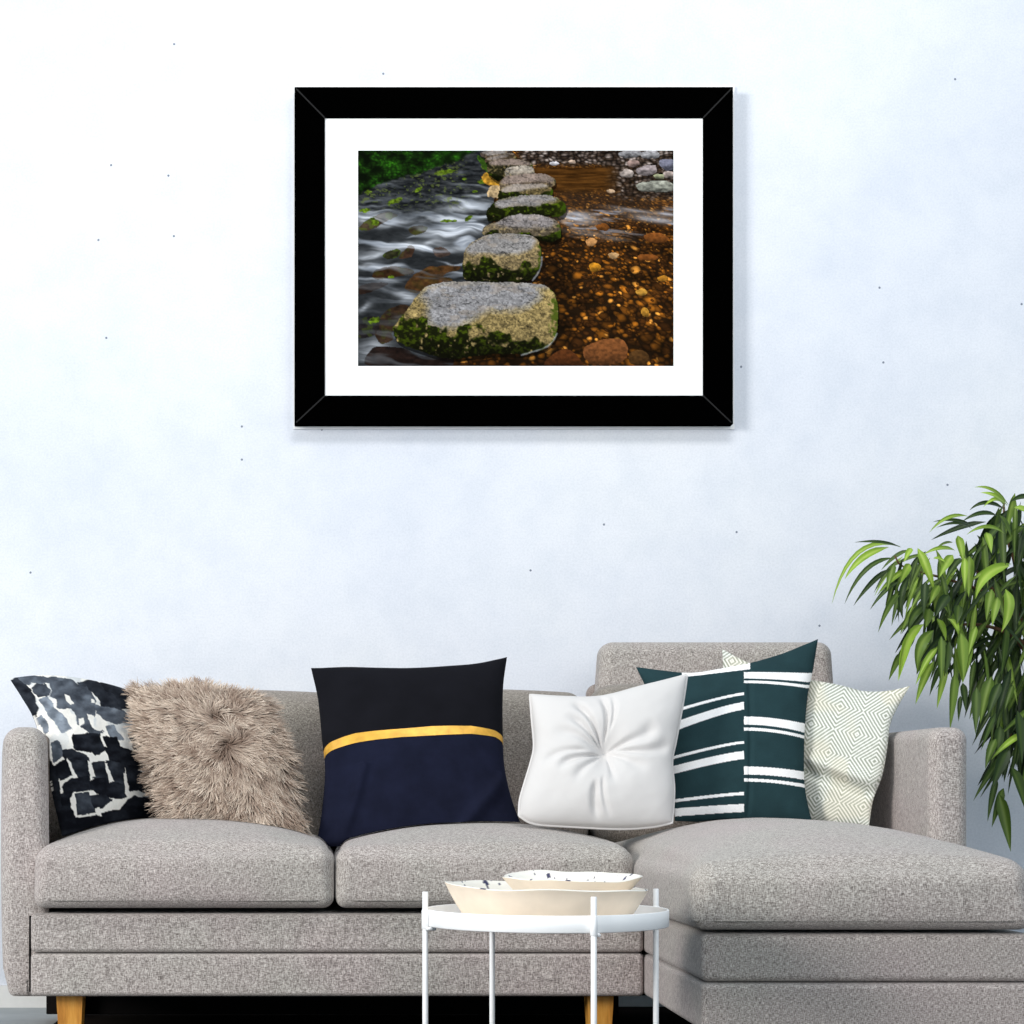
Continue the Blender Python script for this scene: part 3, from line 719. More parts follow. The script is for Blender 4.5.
def paint(x, y):
    """the printed photograph: x 52..975, y 60..690"""
    u = x; v = y
    wrp = lambda s, a, k: a*(fbm(u/s+k*7, v/s+k*3, 100+k, 3)-.5)*2
    # riverbed on the right, pebbles under brown water, larger towards the bottom
    pers = .35+.65*np.clip((v-60)/560, 0, 1.2)
    wx = u+wrp(40, 10, 1); wy = v+wrp(40, 8, 2)
    ly = np.log(np.maximum(wy-10, 20))*1.0
    c = np.ones(x.shape+(3,))*np.array([30, 19, 9.])
    for sc, sd, cov in ((.8, 1, .95), (1.05, 4, .75), (1.5, 2, .30), (.55, 3, .35)):
        cs = 30*sc
        X = (wx-560)/(cs*pers)+sd*13.3; Y = ly*26/sc
        d1, d2, idv = cells(X, Y, 200+sd)
        r = .36+.22*_hash(np.floor(idv*1e5), np.floor(idv*1e4), 3)
        m = sm(r, r-.14, d1)*(_hash(np.floor(idv*9e4), np.floor(idv*7e4), 5) < cov)
        tone = _hash(np.floor(idv*5e4), np.floor(idv*3e4), 7)
        cc = np.array([52, 30, 12.])+(np.array([170, 100, 26.])-np.array([52, 30, 12.]))*(tone**2.6)[..., None]
        cc = cc+np.where(tone > .93, 40, 0)[..., None]*np.array([1, .95, .7])
        sh = np.clip(1.05-.9*(d1/r)**2+.25*(.5-(Y-np.floor(Y))), .35, 1.3)
        c = blend(c, m*.95, cc*sh[..., None])
    c = c*(.45+1.35*fbm(u/60, v/36, 220, 4))[..., None]
    c = c*(1-.45*sm(610, 690, v)*0-.30*sm(720, 600, u)*sm(240, 300, v))[..., None]
    # smooth brown pool towards the top right
    pool = sm(100, 116, v)*sm(200, 165, v)*sm(520, 600, u)*sm(860, 780, u)
    rip = fbm(u/45, v/4.5, 230, 3)
    c = blend(c, pool*.95, (np.array([58, 34, 10.])+(rip[..., None]-.4)*np.array([90, 62, 30.])))
    mid = sm(165, 200, v)*sm(300, 235, v)*sm(600, 660, u)
    c = blend(c, mid*.35, np.array([64, 50, 42.]))
    # silky runs across the stones on the right
    st = fbm(u/90+.6*fbm(u/60, v/40, 240, 2), (v-.10*(u-650))/9, 241, 3)
    c = blend(c, sm(.56, .78, st)*sm(215, 240, v)*sm(345, 275, v)*sm(640, 665, u)*.75, np.array([150, 152, 165.]))
    for (cx, cy, rx, ry, a) in ((690, 258, 60, 16, .9), (700, 245, 45, 8, .5), (925, 262, 70, 10, .7), (845, 235, 60, 7, .5), (720, 300, 60, 10, .4), (800, 318, 40, 7, .4), (950, 245, 40, 8, .5)):
        q = ((u-cx)/rx)**2+((v-cy-.12*(u-cx))/ry)**2
        c = blend(c, a*np.exp(-q)*(.4+.9*fbm(u/40, (v-.15*u)/6, 245, 3)), np.array([196, 200, 212.]))
    # gravel bar of grey and pinkish stones at the top right
    X = wx/13; Y = wy/7.5; d1, d2, idv = cells(X, Y, 260); t = _hash(np.floor(idv*5e4), np.floor(idv*3e4), 8)
    gr = np.array([48, 38, 32.])+(np.array([186, 172, 166.])-np.array([48, 38, 32.]))*(t**3)[..., None]
    gr = gr*np.clip(1.25-1.5*d1, .2, 1.2)[..., None]
    bar = np.clip(sm(112, 92, v+12*(fbm(u/30, v/30, 261, 2)-.5))*sm(500, 540, u)+sm(770, 830, u+25*(fbm(u/30, v/30, 262, 2)-.5))*sm(215, 185, v)*.9, 0, 1)
    c = blend(c, bar*.9, gr)
    for poly, col in (([(865, 163), (890, 152), (935, 148), (972, 156), (975, 178), (930, 181), (880, 178)], (150, 150, 138)), ([(932, 92), (955, 85), (975, 88), (975, 118), (945, 116)], (116, 116, 132)),
                      ([(866, 118), (890, 104), (920, 102), (926, 122), (900, 134), (875, 130)], (150, 138, 138)), ([(818, 128), (838, 114), (858, 124), (852, 138), (828, 138)], (182, 168, 160)), ([(840, 92), (862, 87), (876, 96), (862, 108), (842, 106)], (150, 126, 118)),
                      ([(812, 66), (850, 60), (880, 64), (870, 78), (830, 80)], (140, 138, 140)), ([(880, 66), (920, 60), (935, 76), (905, 86), (884, 80)], (152, 150, 152)), ([(946, 124), (970, 121), (974, 138), (952, 140)], (172, 156, 148)), ([(918, 132), (944, 128), (948, 142), (926, 144)], (140, 142, 112)),
                      ([(612, 97), (630, 92), (640, 100), (624, 105)], (190, 186, 190)), ([(668, 92), (684, 88), (688, 96), (672, 99)], (196, 170, 150)), ([(780, 177), (796, 174), (804, 181), (788, 186)], (176, 148, 120))):
        m = inpoly(u+wrp(14, 3, 4), v+wrp(14, 3, 5), smooth_poly(poly)); ys = [p[1] for p in poly]; k = (v-min(ys))/(max(ys)-min(ys))
        c = np.where(m[..., None], np.array(col, float)*(1.05-.6*k**1.5+.8*(fbm(u/9, v/6, 270, 3)-.5))[..., None], c)
    for poly, col in (([(712, 640), (740, 622), (790, 610), (826, 616), (842, 640), (832, 672), (790, 687), (740, 688), (716, 668)], (120, 72, 38)), ([(844, 660), (868, 643), (896, 650), (906, 672), (884, 688), (852, 684)], (78, 52, 26)),
                      ([(600, 690), (615, 662), (660, 640), (700, 668), (702, 690)], (84, 46, 22)), ([(728, 396), (745, 389), (762, 398), (758, 411), (736, 412)], (196, 132, 36)), ([(866, 470), (885, 464), (898, 474), (888, 484), (870, 480)], (196, 142, 56)),
                      ([(880, 525), (892, 520), (905, 535), (900, 545), (884, 542)], (190, 134, 48)), ([(930, 430), (950, 425), (962, 434), (952, 443), (934, 441)], (176, 118, 38)), ([(720, 322), (738, 315), (752, 325), (742, 341), (724, 338)], (186, 134, 82)), ([(785, 362), (802, 357), (816, 364), (805, 377), (790, 376)], (190, 150, 104)),
                      ([(872, 368), (900, 363), (930, 372), (920, 382), (880, 380)], (126, 72, 30)), ([(748, 280), (770, 272), (786, 282), (778, 294), (754, 292)], (120, 70, 28)), ([(890, 308), (930, 300), (962, 318), (940, 330), (900, 326)], (128, 74, 32))):
        m = inpoly(u+wrp(18, 3, 6), v+wrp(18, 3, 7), smooth_poly(poly)); ys = [p[1] for p in poly]; k = (v-min(ys))/(max(ys)-min(ys))
        c = np.where(m[..., None], np.array(col, float)*(1.0-.45*k**2+.6*(fbm(u/8, v/7, 271, 3)-.5))[..., None], c)
    # the stream on the left
    left = u < np.interp(v, [60, 110, 200, 300, 450, 690], [430, 470, 450, 440, 380, 330])
    a1 = fbm(u/120, v/60, 300, 3)
    sx = u+50*(fbm(u/110, v/70, 301, 3)-.5); sy = v-.10*(u-250)+46*(fbm(u/95, v/60, 302, 3)-.5)
    silk = fbm(sx/120, sy/17, 303, 3, .4); silk2 = fbm(sx/80, sy/7, 304, 3)
    w = np.ones(x.shape+(3,))*np.array([34, 36, 38.])
    fine = fbm(u/16, v/6, 305, 3)
    w = w+((fine-.5)*np.where(v < 270, 70, 22))[..., None]
    env = np.clip(.25+.95*sm(195, 300, v)*sm(470, 380, v)+.55*np.exp(-(((u-370)/70)**2+((v-225)/35)**2))+.6*sm(170, 100, v)*sm(300, 340, u)*.5, 0, 1)
    w = blend(w, sm(.46, .74, silk)*env*.85, np.array([140, 146, 156.])); w = blend(w, sm(.58, .84, silk*.6+silk2*.4)*env*.8, np.array([232, 235, 242.]))
    for (cx, cy, rx, ry, sl, a) in ((370, 228, 75, 13, -.05, .9), (300, 262, 100, 8, -.05, .5), (130, 275, 90, 10, -.1, .6), (330, 300, 90, 14, -.08, .85), (180, 345, 120, 14, -.12, .7), (350, 350, 80, 10, .08, .6), (90, 372, 60, 10, -.2, .8), (200, 490, 36, 14, .1, .9), (70, 520, 22, 10, -.5, .7),
                                     (95, 640, 50, 26, -.3, .75), (260, 330, 60, 8, -.1, .6), (70, 262, 30, 14, 0, .7), (410, 195, 45, 6, -.05, .7), (75, 400, 40, 9, -.2, .6), (270, 300, 60, 7, .2, .6)):
        q = ((u-cx)/rx)**2+((v-cy-sl*(u-cx)+10*(fbm(u/40, v/40, 306, 2)-.5)*2)/ry)**2
        w = blend(w, .85*a*np.exp(-q)*np.clip(.25+1.2*silk2, 0, 1), np.array([226, 230, 238.]))
    # brown and mossy rocks under the stream
    for poly, col, mo in (([(190, 462), (215, 425), (262, 400), (330, 395), (350, 405), (300, 425), (330, 440), (260, 455), (225, 478)], (112, 70, 34), .1), ([(95, 420), (130, 400), (200, 405), (215, 420), (150, 432), (105, 436)], (72, 44, 22), .2), ([(198, 292), (220, 278), (256, 284), (250, 296), (215, 306)], (78, 62, 38), .3),
                          ([(55, 285), (95, 252), (140, 240), (168, 252), (130, 270), (90, 292)], (84, 66, 44), .5), ([(172, 372), (200, 338), (216, 346), (205, 370)], (88, 58, 40), .2), ([(125, 366), (160, 348), (178, 352), (165, 372), (140, 376)], (54, 52, 26), .5), ([(100, 590), (118, 548), (150, 520), (190, 510), (204, 522), (178, 560), (152, 590), (155, 612), (120, 625)], (74, 50, 32), .25),
                          ([(52, 560), (78, 545), (110, 545), (118, 560), (100, 600), (52, 605)], (50, 42, 42), .4), ([(85, 650), (120, 632), (190, 640), (230, 660), (330, 668), (340, 690), (90, 690)], (44, 28, 22), .0), ([(270, 350), (300, 345), (320, 360), (290, 372)], (110, 84, 70), .0), ([(60, 455), (110, 445), (140, 452), (100, 470), (60, 480)], (60, 40, 30), .0)):
        m = sm(.35, .65, inpoly(u+wrp(20, 5, 8), v+wrp(20, 4, 9), smooth_poly(poly))*1.0)*.92
        cc = np.array(col, float)*np.array([.8, .82, .85])*(.35+.85*fbm(u/14, v/9, 310, 3))[..., None]
        cc = blend(cc, mo*sm(.5, .6, fbm(u/18, v/14, 311, 3)), np.array([70, 92, 20.]))
        w = blend(w, m*(1-.6*sm(.5, .66, silk)), cc)
    # bright green weed in the shallows
    for (cx, cy, rx, ry, a) in ((158, 208, 28, 9, -.35), (82, 182, 14, 8, -.2), (72, 235, 16, 8, -.1), (228, 174, 14, 8, -.5), (302, 124, 36, 8, -.15), (318, 266, 30, 5, 0), (376, 258, 14, 8, -.5), (415, 152, 14, 8, .1), (100, 268, 14, 12, .3), (100, 556, 18, 10, -.3), (150, 430, 12, 5, 0), (420, 110, 8, 10, 0), (364, 143, 8, 4, 0), (395, 180, 10, 4, 0)):
        q = ((u-cx)/rx)**2+((v-cy-a*(u-cx))/ry)**2+1.6*(fbm(u/8, v/6, 320, 3)-.5)
        w = blend(w, sm(1.0, .5, q), np.array([84, 106, 24.])*(.35+1.1*fbm(u/7, v/5, 321, 2))[..., None])
    # weeds and pale debris on the shelf
    sp = fbm(u/9, v/5, 330, 3)
    w = blend(w, sm(.62, .72, sp)*sm(250, 200, v)*sm(390, 330, u)*.6, np.array([92, 104, 48.]))
    bnk = sm(440, 460, u)*sm(200, 170, v)
    c = np.where(left[..., None], w, c)
    # banks against the stones
    for poly, col in (([(425, 190), (440, 168), (465, 160), (470, 192), (440, 196)], (176, 150, 112)), ([(418, 128), (446, 122), (468, 148), (462, 164), (425, 158)], (168, 122, 40)), ([(398, 78), (425, 84), (470, 120), (462, 140), (425, 120)], (48, 76, 20))):
        m = inpoly(u+wrp(10, 6, 10), v+wrp(10, 5, 11), smooth_poly(poly))
        c = np.where(m[..., None], np.array(col, float)*(.45+1.0*fbm(u/8, v/6, 333, 3))[..., None], c)
    # trees over the far left bank
    edge = np.interp(u, [52, 130, 220, 300, 345, 395], [190, 152, 130, 104, 92, 60])+14*(fbm(u/14, v/14, 340, 3)-.5)
    d1, d2, idv = cells(u/11+2.2*fbm(u/24, v/24, 341, 3), v/7+2.0*fbm(u/22+5, v/22, 344, 3), 342)
    lf = fbm(u/26, v/20, 343, 4)
    t = np.clip(.9*(lf-.34)*2.2, 0, 1)*np.clip(1.15-d1, 0, 1)*(.35+.9*idv)+.45*sm(220, 340, u)*lf
    t = t+.55*np.exp(-(((u-150)/34)**2+((v-96)/14)**2))*np.clip(1.3-1.4*d1, 0, 1)+.5*np.exp(-(((u-140)/26)**2+((v-130)/12)**2))*np.clip(1.2-1.4*d1, 0, 1)
    g = np.array([6, 12, 4.])+(np.array([48, 112, 20.])-np.array([6, 12, 4.]))*np.clip(t*.8, 0, 1)[..., None]
    c = blend(c, sm(4, -6, v-edge)*(u < 410), g)
    # stepping stones, far to near: (outline, top face outline, grey, side colour, moss)
    stones = [
     ([(410, 66), (440, 60), (490, 60), (510, 72), (505, 84), (470, 84), (430, 80), (412, 76)], [(412, 66), (440, 60), (478, 60), (480, 70), (440, 75)], (150, 148, 150), (70, 60, 52), .1),
     ([(425, 84), (450, 74), (500, 68), (515, 80), (505, 95), (460, 95), (430, 100)], [(428, 84), (452, 76), (488, 72), (484, 80), (440, 88)], (140, 134, 132), (80, 66, 50), .2),
     ([(430, 122), (432, 100), (445, 88), (500, 84), (545, 90), (562, 104), (540, 130), (480, 140), (462, 150), (440, 135)], [(436, 96), (446, 89), (500, 85), (545, 91), (560, 104), (490, 104), (446, 104)], (140, 128, 124), (38, 36, 20), .4),
     ([(482, 130), (486, 112), (510, 106), (555, 106), (566, 118), (562, 134), (520, 142), (488, 140)], [(486, 112), (510, 106), (555, 106), (565, 118), (550, 126), (500, 128)], (172, 168, 162), (128, 120, 108), .0),
     ([(466, 160), (478, 140), (500, 131), (590, 128), (622, 140), (630, 154), (615, 168), (560, 178), (480, 182), (468, 176)], [(474, 146), (500, 132), (590, 129), (620, 141), (622, 154), (560, 154), (480, 160)], (146, 134, 130), (104, 88, 72), .1),
     ([(462, 200), (464, 180), (478, 166), (520, 158), (590, 158), (616, 168), (622, 184), (606, 196), (540, 202), (480, 210)], [(474, 172), (520, 159), (590, 159), (608, 168), (560, 174), (520, 180), (480, 184)], (150, 146, 146), (100, 86, 56), .62),
     ([(427, 250), (430, 232), (450, 214), (480, 200), (560, 190), (625, 194), (655, 214), (660, 236), (640, 254), (560, 252), (470, 266), (435, 266)], [(450, 216), (480, 201), (560, 191), (620, 196), (636, 208), (585, 222), (575, 226), (520, 226), (470, 232)], (146, 146, 152), (86, 80, 40), .92),
     ([(416, 300), (425, 280), (460, 270), (490, 252), (530, 246), (590, 250), (632, 266), (645, 290), (640, 318), (600, 328), (560, 312), (490, 305), (430, 310)], [(450, 275), (490, 253), (530, 247), (590, 251), (630, 268), (612, 286), (560, 288), (500, 284)], (148, 146, 152), (104, 92, 74), .42),
     ([(358, 405), (360, 372), (372, 340), (400, 320), (440, 305), (500, 303), (560, 310), (582, 330), (588, 375), (578, 415), (550, 440), (470, 446), (390, 444), (362, 430)], [(366, 352), (400, 322), (440, 306), (500, 304), (556, 311), (574, 325), (548, 356), (480, 366), (420, 362), (385, 366)], (152, 154, 160), (136, 118, 84), .50),
     ([(154, 585), (160, 570), (200, 520), (235, 472), (270, 452), (340, 443), (470, 446), (570, 448), (615, 465), (634, 500), (637, 560), (628, 610), (595, 640), (540, 655), (460, 655), (390, 662), (310, 668), (230, 645), (170, 620)], [(230, 490), (268, 456), (340, 444), (470, 447), (560, 450), (588, 470), (580, 500), (530, 530), (440, 532), (395, 552), (340, 580), (270, 576), (252, 545), (262, 510)], (152, 156, 166), (150, 130, 84), .50)]
    for poly, topf, g, sd_, mo in stones:
        ux = u+wrp(12, 3, 12); vy = v+wrp(12, 3, 13)
        body = inpoly(ux, vy, smooth_poly(poly)); sx_, sy_ = zip(*poly)
        shw = inpoly(u-4, v-10, smooth_poly(poly)) & ~body
        c = np.where(shw[..., None], c*.45, c)
        grain = fbm(u/4.5, v/4, 350, 3); gr2 = fbm(u/22, v/18, 351, 4)
        k = np.clip((v-min(sy_))/(max(sy_)-min(sy_)), 0, 1)
        side = np.array(sd_, float)*(.62+.55*gr2+.95*(grain-.5))[..., None]*(1.12-.35*k)[..., None]
        spk = sm(.60, .70, fbm(u/6, v/5, 352, 2)); side = blend(side, .35*spk, np.array([205, 178, 118.]))
        crack = fbm(u/30, v/12, 353, 4); side = side*(1-.5*sm(.03, .0, np.abs(crack-.5)))[..., None]
        tf = smooth_poly(topf); sz = (max(sx_)-min(sx_))/480; tx = sum(inpoly(u+wrp(26, 8, 14)*sz+wrp(8, 4, 16)*sz+dx*sz, v+wrp(26, 7, 15)*sz+wrp(8, 4, 17)*sz+dy*sz, tf)*1.0 for dx, dy in ((0, 0), (0, 9), (0, 16), (9, 6), (-9, 6), (5, -5), (-5, -5), (14, 10), (-14, 10), (0, -9)))/10.0
        tx = np.maximum(tx, sm(.13, .05, k)*.9)
        tp = np.array(g, float)*np.array([1.04, 1.0, .95])*(.62+.44*fbm(u/40, v/18, 354, 4)+.55*(grain-.5)-.35*sm(.035, .0, np.abs(crack-.5)))[..., None]
        tp = blend(tp, .35*sm(.55, .68, fbm(u/30+7, v/14, 355, 4)), np.array([158, 142, 126.]))
        sto = blend(side, tx, tp); tx = tx > .5
        side_l = np.clip((u-min(sx_))/(max(sx_)-min(sx_)), 0, 1)
        mline = 1-mo*.85+.45*(fbm(u/30, v/30, 356, 3)-.5)+mo*(.75*(side_l-.35) if max(sx_)-min(sx_) > 300 else .5*np.abs(side_l-.62)*-1.2+.2)
        mm = sm(0, .07, k-mline)*(~tx)*sm(.24, .36, fbm(u/14, v/14, 357, 3)+.15*mo)
        side_l = np.clip((u-min(sx_))/(max(sx_)-min(sx_)), 0, 1)
        moss = np.array([16, 20, 4.])+(np.array([62, 78, 10.])-np.array([16, 20, 4.]))*np.clip(sm(.45, .8, fbm(u/9, v/7, 358, 3))+.35*sm(.8, 1, side_l), 0, 1)[..., None]
        moss = moss*(1.1-.75*sm(.55, 1.0, k))[..., None]
        sto = blend(sto, mm*.95, moss)
        sto = blend(sto, sm(.955, .985, side_l+.09*(fbm(u/10, v/10, 359, 2)-.5))*(~tx)*min(1, mo*1.6), np.array([50, 70, 10.]))
        c = np.where(body[..., None], sto, c)
    # water lapping along two of the stones
    for pts in (([590, 372], [588, 395], [578, 420], [562, 440]), ([634, 595], [622, 618], [600, 636], [550, 652], [530, 658])):
        pp = crspline(pts, 30); d = np.full(x.shape, 99.)
        for a, b in pp: d = np.minimum(d, np.hypot(u-a, v-b))
        c = blend(c, .5*sm(4.0, .8, d+3*(fbm(u/8, v/8, 361, 2)-.5)), np.array([200, 206, 214.]))
    c = np.clip(c, 0, 255)*.97
    return np.clip(c, 0, 255)
gx, gy = 560, 382
xs = np.linspace(52, 975, gx); ys = np.linspace(60, 690, gy)
XX, YY = np.meshgrid(xs, ys, indexing='ij')
rgb = paint(XX, YY)
px = 358+(XX-52)/(923)*(673.5-358); py = 150.5+(YY-60)/630*(366-150.5); D = FD+.0036
V = np.stack([(px-CX)/F*D, np.full(px.shape, D), CAMZ-(py-CY)/F*D], -1).reshape(-1, 3)
mesh('print', V, grid_faces(gx, gy), M['print'], pic, smooth=False, col=lin(rgb).reshape(-1, 3))

# ------------------------------------------------------------------ plant
PX, PY = 1.93, 4.98
plant = thing('potted_ficus', (PX, PY, 0), 'tall leafy potted ficus with long drooping green leaves right of the sofa', 'plant')
mesh('pot', *lathe([(0, 0), (.13, 0), (.135, .005), (.165, .30), (.168, .305), (.158, .305), (.152, .27), (0, .27)], (PX, PY, .001), 48), M['pot'], plant)
mesh('soil', *lathe([(.151, .262), (.10, .272), (0, .276)], (PX, PY, .001), 32), M['soil'], plant)
def wp_(px, py, D): return W(px, py, D)
trunk = [(PX, PY, .26), (PX-.02, PY, .6), (PX+.03, PY-.02, .9), (PX-.02, PY, 1.12), (PX-.09, PY, 1.3)]
mesh('trunk', *tube(crspline(trunk, 30), np.linspace(.020, .010, 30), 10), M['bark'], plant)
brs = [[(1065, 700), (1040, 640), (1000, 600), (950, 580), (905, 568), (895, 556)], [(1050, 600), (1020, 570), (1005, 530), (1004, 500)], [(1045, 640), (1010, 610), (985, 580), (960, 555)],
       [(1060, 700), (1035, 670), (1015, 640), (1000, 660)], [(1060, 720), (1035, 700), (1015, 720), (1005, 760)], [(1050, 660), (1000, 630), (960, 625), (940, 640)], [(1050, 600), (1060, 560), (1070, 520)], [(1055, 650), (1090, 620), (1120, 640)]]
parts_ = []
for i, b in enumerate(brs):
    pts = [np.array(W(x, y, 4.95+.05*math.sin(i*2.1)+(-.12 if i in (0, 2, 5) else 0)*k/len(b))) for k, (x, y) in enumerate(b)]
    parts_.append(tube(crspline(pts, 26), np.linspace(.007, .002, 26), 7))
mesh('branch', *join(parts_), M['bark'], plant)
LV, LF, LC, ln_ = [], [], [], 0
def leaf(base, tip, w, tone, sag=None, mid=None, roll=0.):
    """base, tip (and an optional middle point) in metres; w = full width; tone 0 dark .. 1 yellow green"""
    global ln_
    base, tip = np.asarray(base), np.asarray(tip); L = np.linalg.norm(tip-base)
    if mid is None: mid = (base+tip)/2+np.array([0, 0, (sag if sag is not None else .12)*L])
    t = np.linspace(0, 1, 11)[:, None]
    q = 2*mid-.5*(base+tip)
    C = (1-t)**2*base+2*t*(1-t)*q+t*t*tip
    T = np.gradient(C, axis=0); T /= np.maximum(np.linalg.norm(T, axis=1, keepdims=True), 1e-9)
    face = np.array([math.sin(roll), -math.cos(roll), .55]); face /= np.linalg.norm(face)
    B = np.cross(T, face); B /= np.maximum(np.linalg.norm(B, axis=1, keepdims=True), 1e-9); Nn = np.cross(B, T)
    Nn *= np.where(Nn[:, 1:2] > 0, -1, 1)
    s = t[:, 0]; prof = np.sin(math.pi*np.clip(s, 0, 1)**.78)**.85*(1-.25*s); prof[0] = .06; prof[-1] = .01
    prof[1] *= .75
    hw = (w/2*prof)[:, None]
    rows = [C-B*hw+Nn*hw*.38, C-B*hw*.5+Nn*hw*.16, C, C+B*hw*.5+Nn*hw*.16, C+B*hw+Nn*hw*.38]
    V = np.stack(rows, 1).reshape(-1, 3)
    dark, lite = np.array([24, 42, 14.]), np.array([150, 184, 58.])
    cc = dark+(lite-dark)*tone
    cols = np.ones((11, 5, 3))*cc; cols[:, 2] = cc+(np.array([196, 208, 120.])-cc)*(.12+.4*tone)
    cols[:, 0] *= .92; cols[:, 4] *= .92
    LV.append(V); LC.append(lin(np.clip(cols, 0, 255)).reshape(-1, 3))
    LF.append(grid_faces(11, 5)+ln_); ln_ += len(V)
def leaf_px(b, t, w, tone, D=4.85, m=None, dd=-.03, k=5.12, o=(824, 480)):
    f = lambda p, d: W(o[0]+p[0]/k, o[1]+p[1]/k, d)
    leaf(f(b, D), f(t, D+dd), w/k*D/F, tone, mid=None if m is None else f(m, D+dd*.5-.02), sag=.08, roll=random.uniform(-.5, .5))
A = [((395,345),(155,320),24,.1,(280,318)), ((390,340),(40,635),32,.75,(175,375)), ((330,345),(105,510),44,.85,(200,400)), ((360,400),(105,635),30,.2,(215,460)), ((340,455),(150,645),32,.1,None),
     ((385,520),(235,665),30,.15,None), ((400,560),(277,780),36,.4,(330,650)), ((360,430),(322,570),44,.45,None), ((440,430),(390,530),48,.8,None), ((440,480),(405,712),40,.1,(395,600)),
     ((490,545),(415,660),38,.4,None), ((480,350),(565,570),52,.8,(525,450)), ((520,520),(510,690),46,.05,None), ((670,360),(505,385),28,.75,(590,350)), ((660,385),(590,500),52,.75,None),
     ((685,285),(715,430),48,.7,None), ((745,390),(740,600),60,.6,None), ((720,400),(720,560),40,.75,None), ((945,130),(770,38),28,.7,(860,52)), ((940,135),(800,65),34,.85,(875,82)), ((930,150),(815,140),30,.9,(880,100)),
     ((930,155),(745,155),32,.1,(830,118)), ((890,185),(705,215),32,.1,(800,172)), ((735,185),(540,268),24,.75,(630,195)), ((765,240),(555,215),26,.08,(670,207)), ((760,255),(575,245),26,.1,(680,222)),
     ((925,275),(730,280),28,.75,(830,240)), ((830,268),(857,375),46,.75,None), ((950,440),(775,610),64,.85,(830,490)), ((960,430),(715,550),32,.8,(840,460)), ((1060,90),(955,112),40,.1,None), ((975,140),(1060,180),44,.8,None),
     ((930,560),(908,780),60,.75,(945,660)), ((580,710),(625,825),52,.8,None), ((630,710),(690,805),42,.85,(670,740)), ((700,785),(715,1030),72,.55,None), ((510,740),(385,1020),52,.95,(425,830)), ((470,800),(335,1020),42,.3,None),
     ((560,770),(480,990),62,.45,(490,860)), ((600,800),(600,1040),44,.35,None), ((580,860),(480,1020),40,.7,None), ((640,830),(625,1000),50,.15,None), ((780,750),(740,900),40,.6,None), ((470,640),(390,790),36,.5,None), ((640,590),(570,700),60,.05,None),
     ((900,180),(960,300),40,.3,None), ((1000,240),(1070,270),36,.1,None), ((450,350),(410,420),34,.9,None), ((520,640),(430,790),46,.2,(455,700)), ((660,320),(575,350),20,.4,None), ((700,400),(620,520),44,.15,None), ((560,400),(620,420),28,.8,None),
     ((860,560),(830,720),50,.5,None), ((890,600),(860,750),48,.6,None), ((690,640),(680,740),52,.25,None), ((540,660),(520,760),60,.5,None), ((590,540),(540,640),44,.6,None)]
for b, t, w, tone, m in A: leaf_px(b, t, w, tone, 4.72+random.uniform(-.05, .06), m)
Bz = [((555,720),(608,985),60,.4), ((612,590),(690,830),62,.25), ((575,690),(520,872),44,.35), ((545,640),(500,845),34,.2), ((600,500),(520,700),60,.1), ((540,460),(490,600),44,.35), ((690,430),(515,560),36,.8), ((520,170),(465,390),60,.4),
      ((450,220),(445,440),48,.2), ((560,200),(500,360),50,.1), ((350,150),(325,420),52,.45), ((300,0),(285,230),56,.35), ((270,30),(165,210),36,.75), ((250,100),(165,300),44,.6), ((280,120),(230,260),30,.2), ((310,130),(265,320),36,.7), ((400,0),(385,200),84,.5),
      ((385,200),(400,335),36,.1), ((375,260),(365,380),24,.15), ((540,340),(470,515),30,.2), ((620,210),(580,330),40,.3), ((150,-40),(85,190),48,.9), ((100,60),(40,190),36,.35), ((230,20),(170,160),60,.4), ((560,400),(545,560),50,.15), ((640,330),(660,580),56,.1)]
for b, t, w, tone in Bz: leaf_px(b, t, w, tone, 4.72+random.uniform(-.05, .08), None, k=4.653, o=(880, 640))
crown = [(990, 535), (965, 560), (950, 585), (932, 600), (926, 630), (936, 655), (955, 665), (975, 690), (990, 705), (1000, 745), (1012, 775), (1040, 790), (1100, 760), (1140, 640), (1120, 540), (1060, 510), (1010, 510)]
k = 0
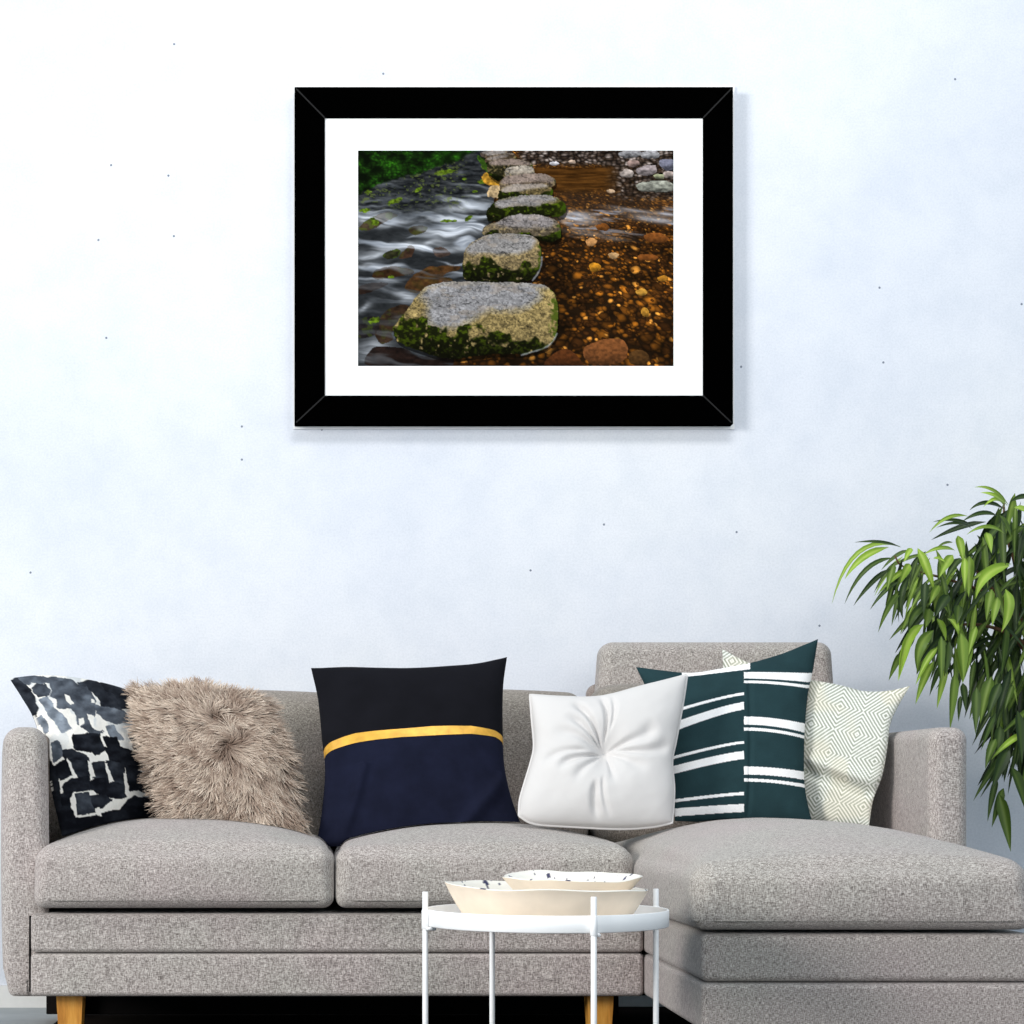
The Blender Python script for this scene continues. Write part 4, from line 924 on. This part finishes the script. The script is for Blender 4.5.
while k < 760:
    x, y = random.uniform(925, 1150), random.uniform(500, 770)
    if not inpoly(np.array([x]), np.array([y]), crown)[0]: continue
    k += 1
    D = random.uniform(4.76, 5.24); l = random.uniform(38, 68); a = random.gauss(.18, .35)
    b = W(x, y-18, D); t = W(x-l*math.sin(a), y-18+l*math.cos(a), D+random.uniform(-.08, .05))
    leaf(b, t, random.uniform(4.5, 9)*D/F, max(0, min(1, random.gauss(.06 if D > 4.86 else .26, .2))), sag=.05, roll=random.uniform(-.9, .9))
for i in range(42):
    t_ = random.random(); x = 893+t_*75+random.gauss(0, 6); y = 562+t_*26+random.gauss(0, 12); D = random.uniform(4.74, 4.95)
    l = random.uniform(30, 58); a = random.gauss(.45-.2*t_, .35)
    leaf(W(x, y, D), W(x-l*math.sin(a), y+l*math.cos(a), D+random.uniform(-.06, .03)), random.uniform(4, 7)*D/F, max(0, min(1, random.gauss(.3, .28))), sag=.08, roll=random.uniform(-.9, .9))
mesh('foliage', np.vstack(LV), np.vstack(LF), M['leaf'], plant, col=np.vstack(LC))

# ------------------------------------------------------------------ light: daylight from the left, a soft ceiling light, sky fill, an added front fill
w = bpy.data.worlds.new('sky'); S.world = w; w.use_nodes = True
bg = w.node_tree.nodes['Background']; bg.inputs[0].default_value = (.62, .82, 1.0, 1); bg.inputs[1].default_value = .50
def area(name, loc, target, sx, sy, power, col):
    l = bpy.data.lights.new(name, 'AREA'); l.shape = 'RECTANGLE'; l.size = sx; l.size_y = sy; l.energy = power; l.color = col
    o = bpy.data.objects.new(name, l); COL.objects.link(o); o.location = loc
    o.rotation_euler = (Vector(target)-Vector(loc)).to_track_quat('-Z', 'Y').to_euler(); return o
area('window_daylight', (-6.4, -.4, 3.0), (.5, 5.0, .9), 2.4, 2.2, 570, (1.0, .975, .94))
area('front_fill', (1.3, -2.4, 2.3), (.7, 5.2, .8), 3.0, 2.2, 118, (1.0, .98, .955))  # unseen fill lamp added behind the camera to brighten front faces
area('ceiling_light', (.7, 3.0, 4.2), (.6, 5.0, .8), 2.0, .8, 66, (1.0, .98, .95))
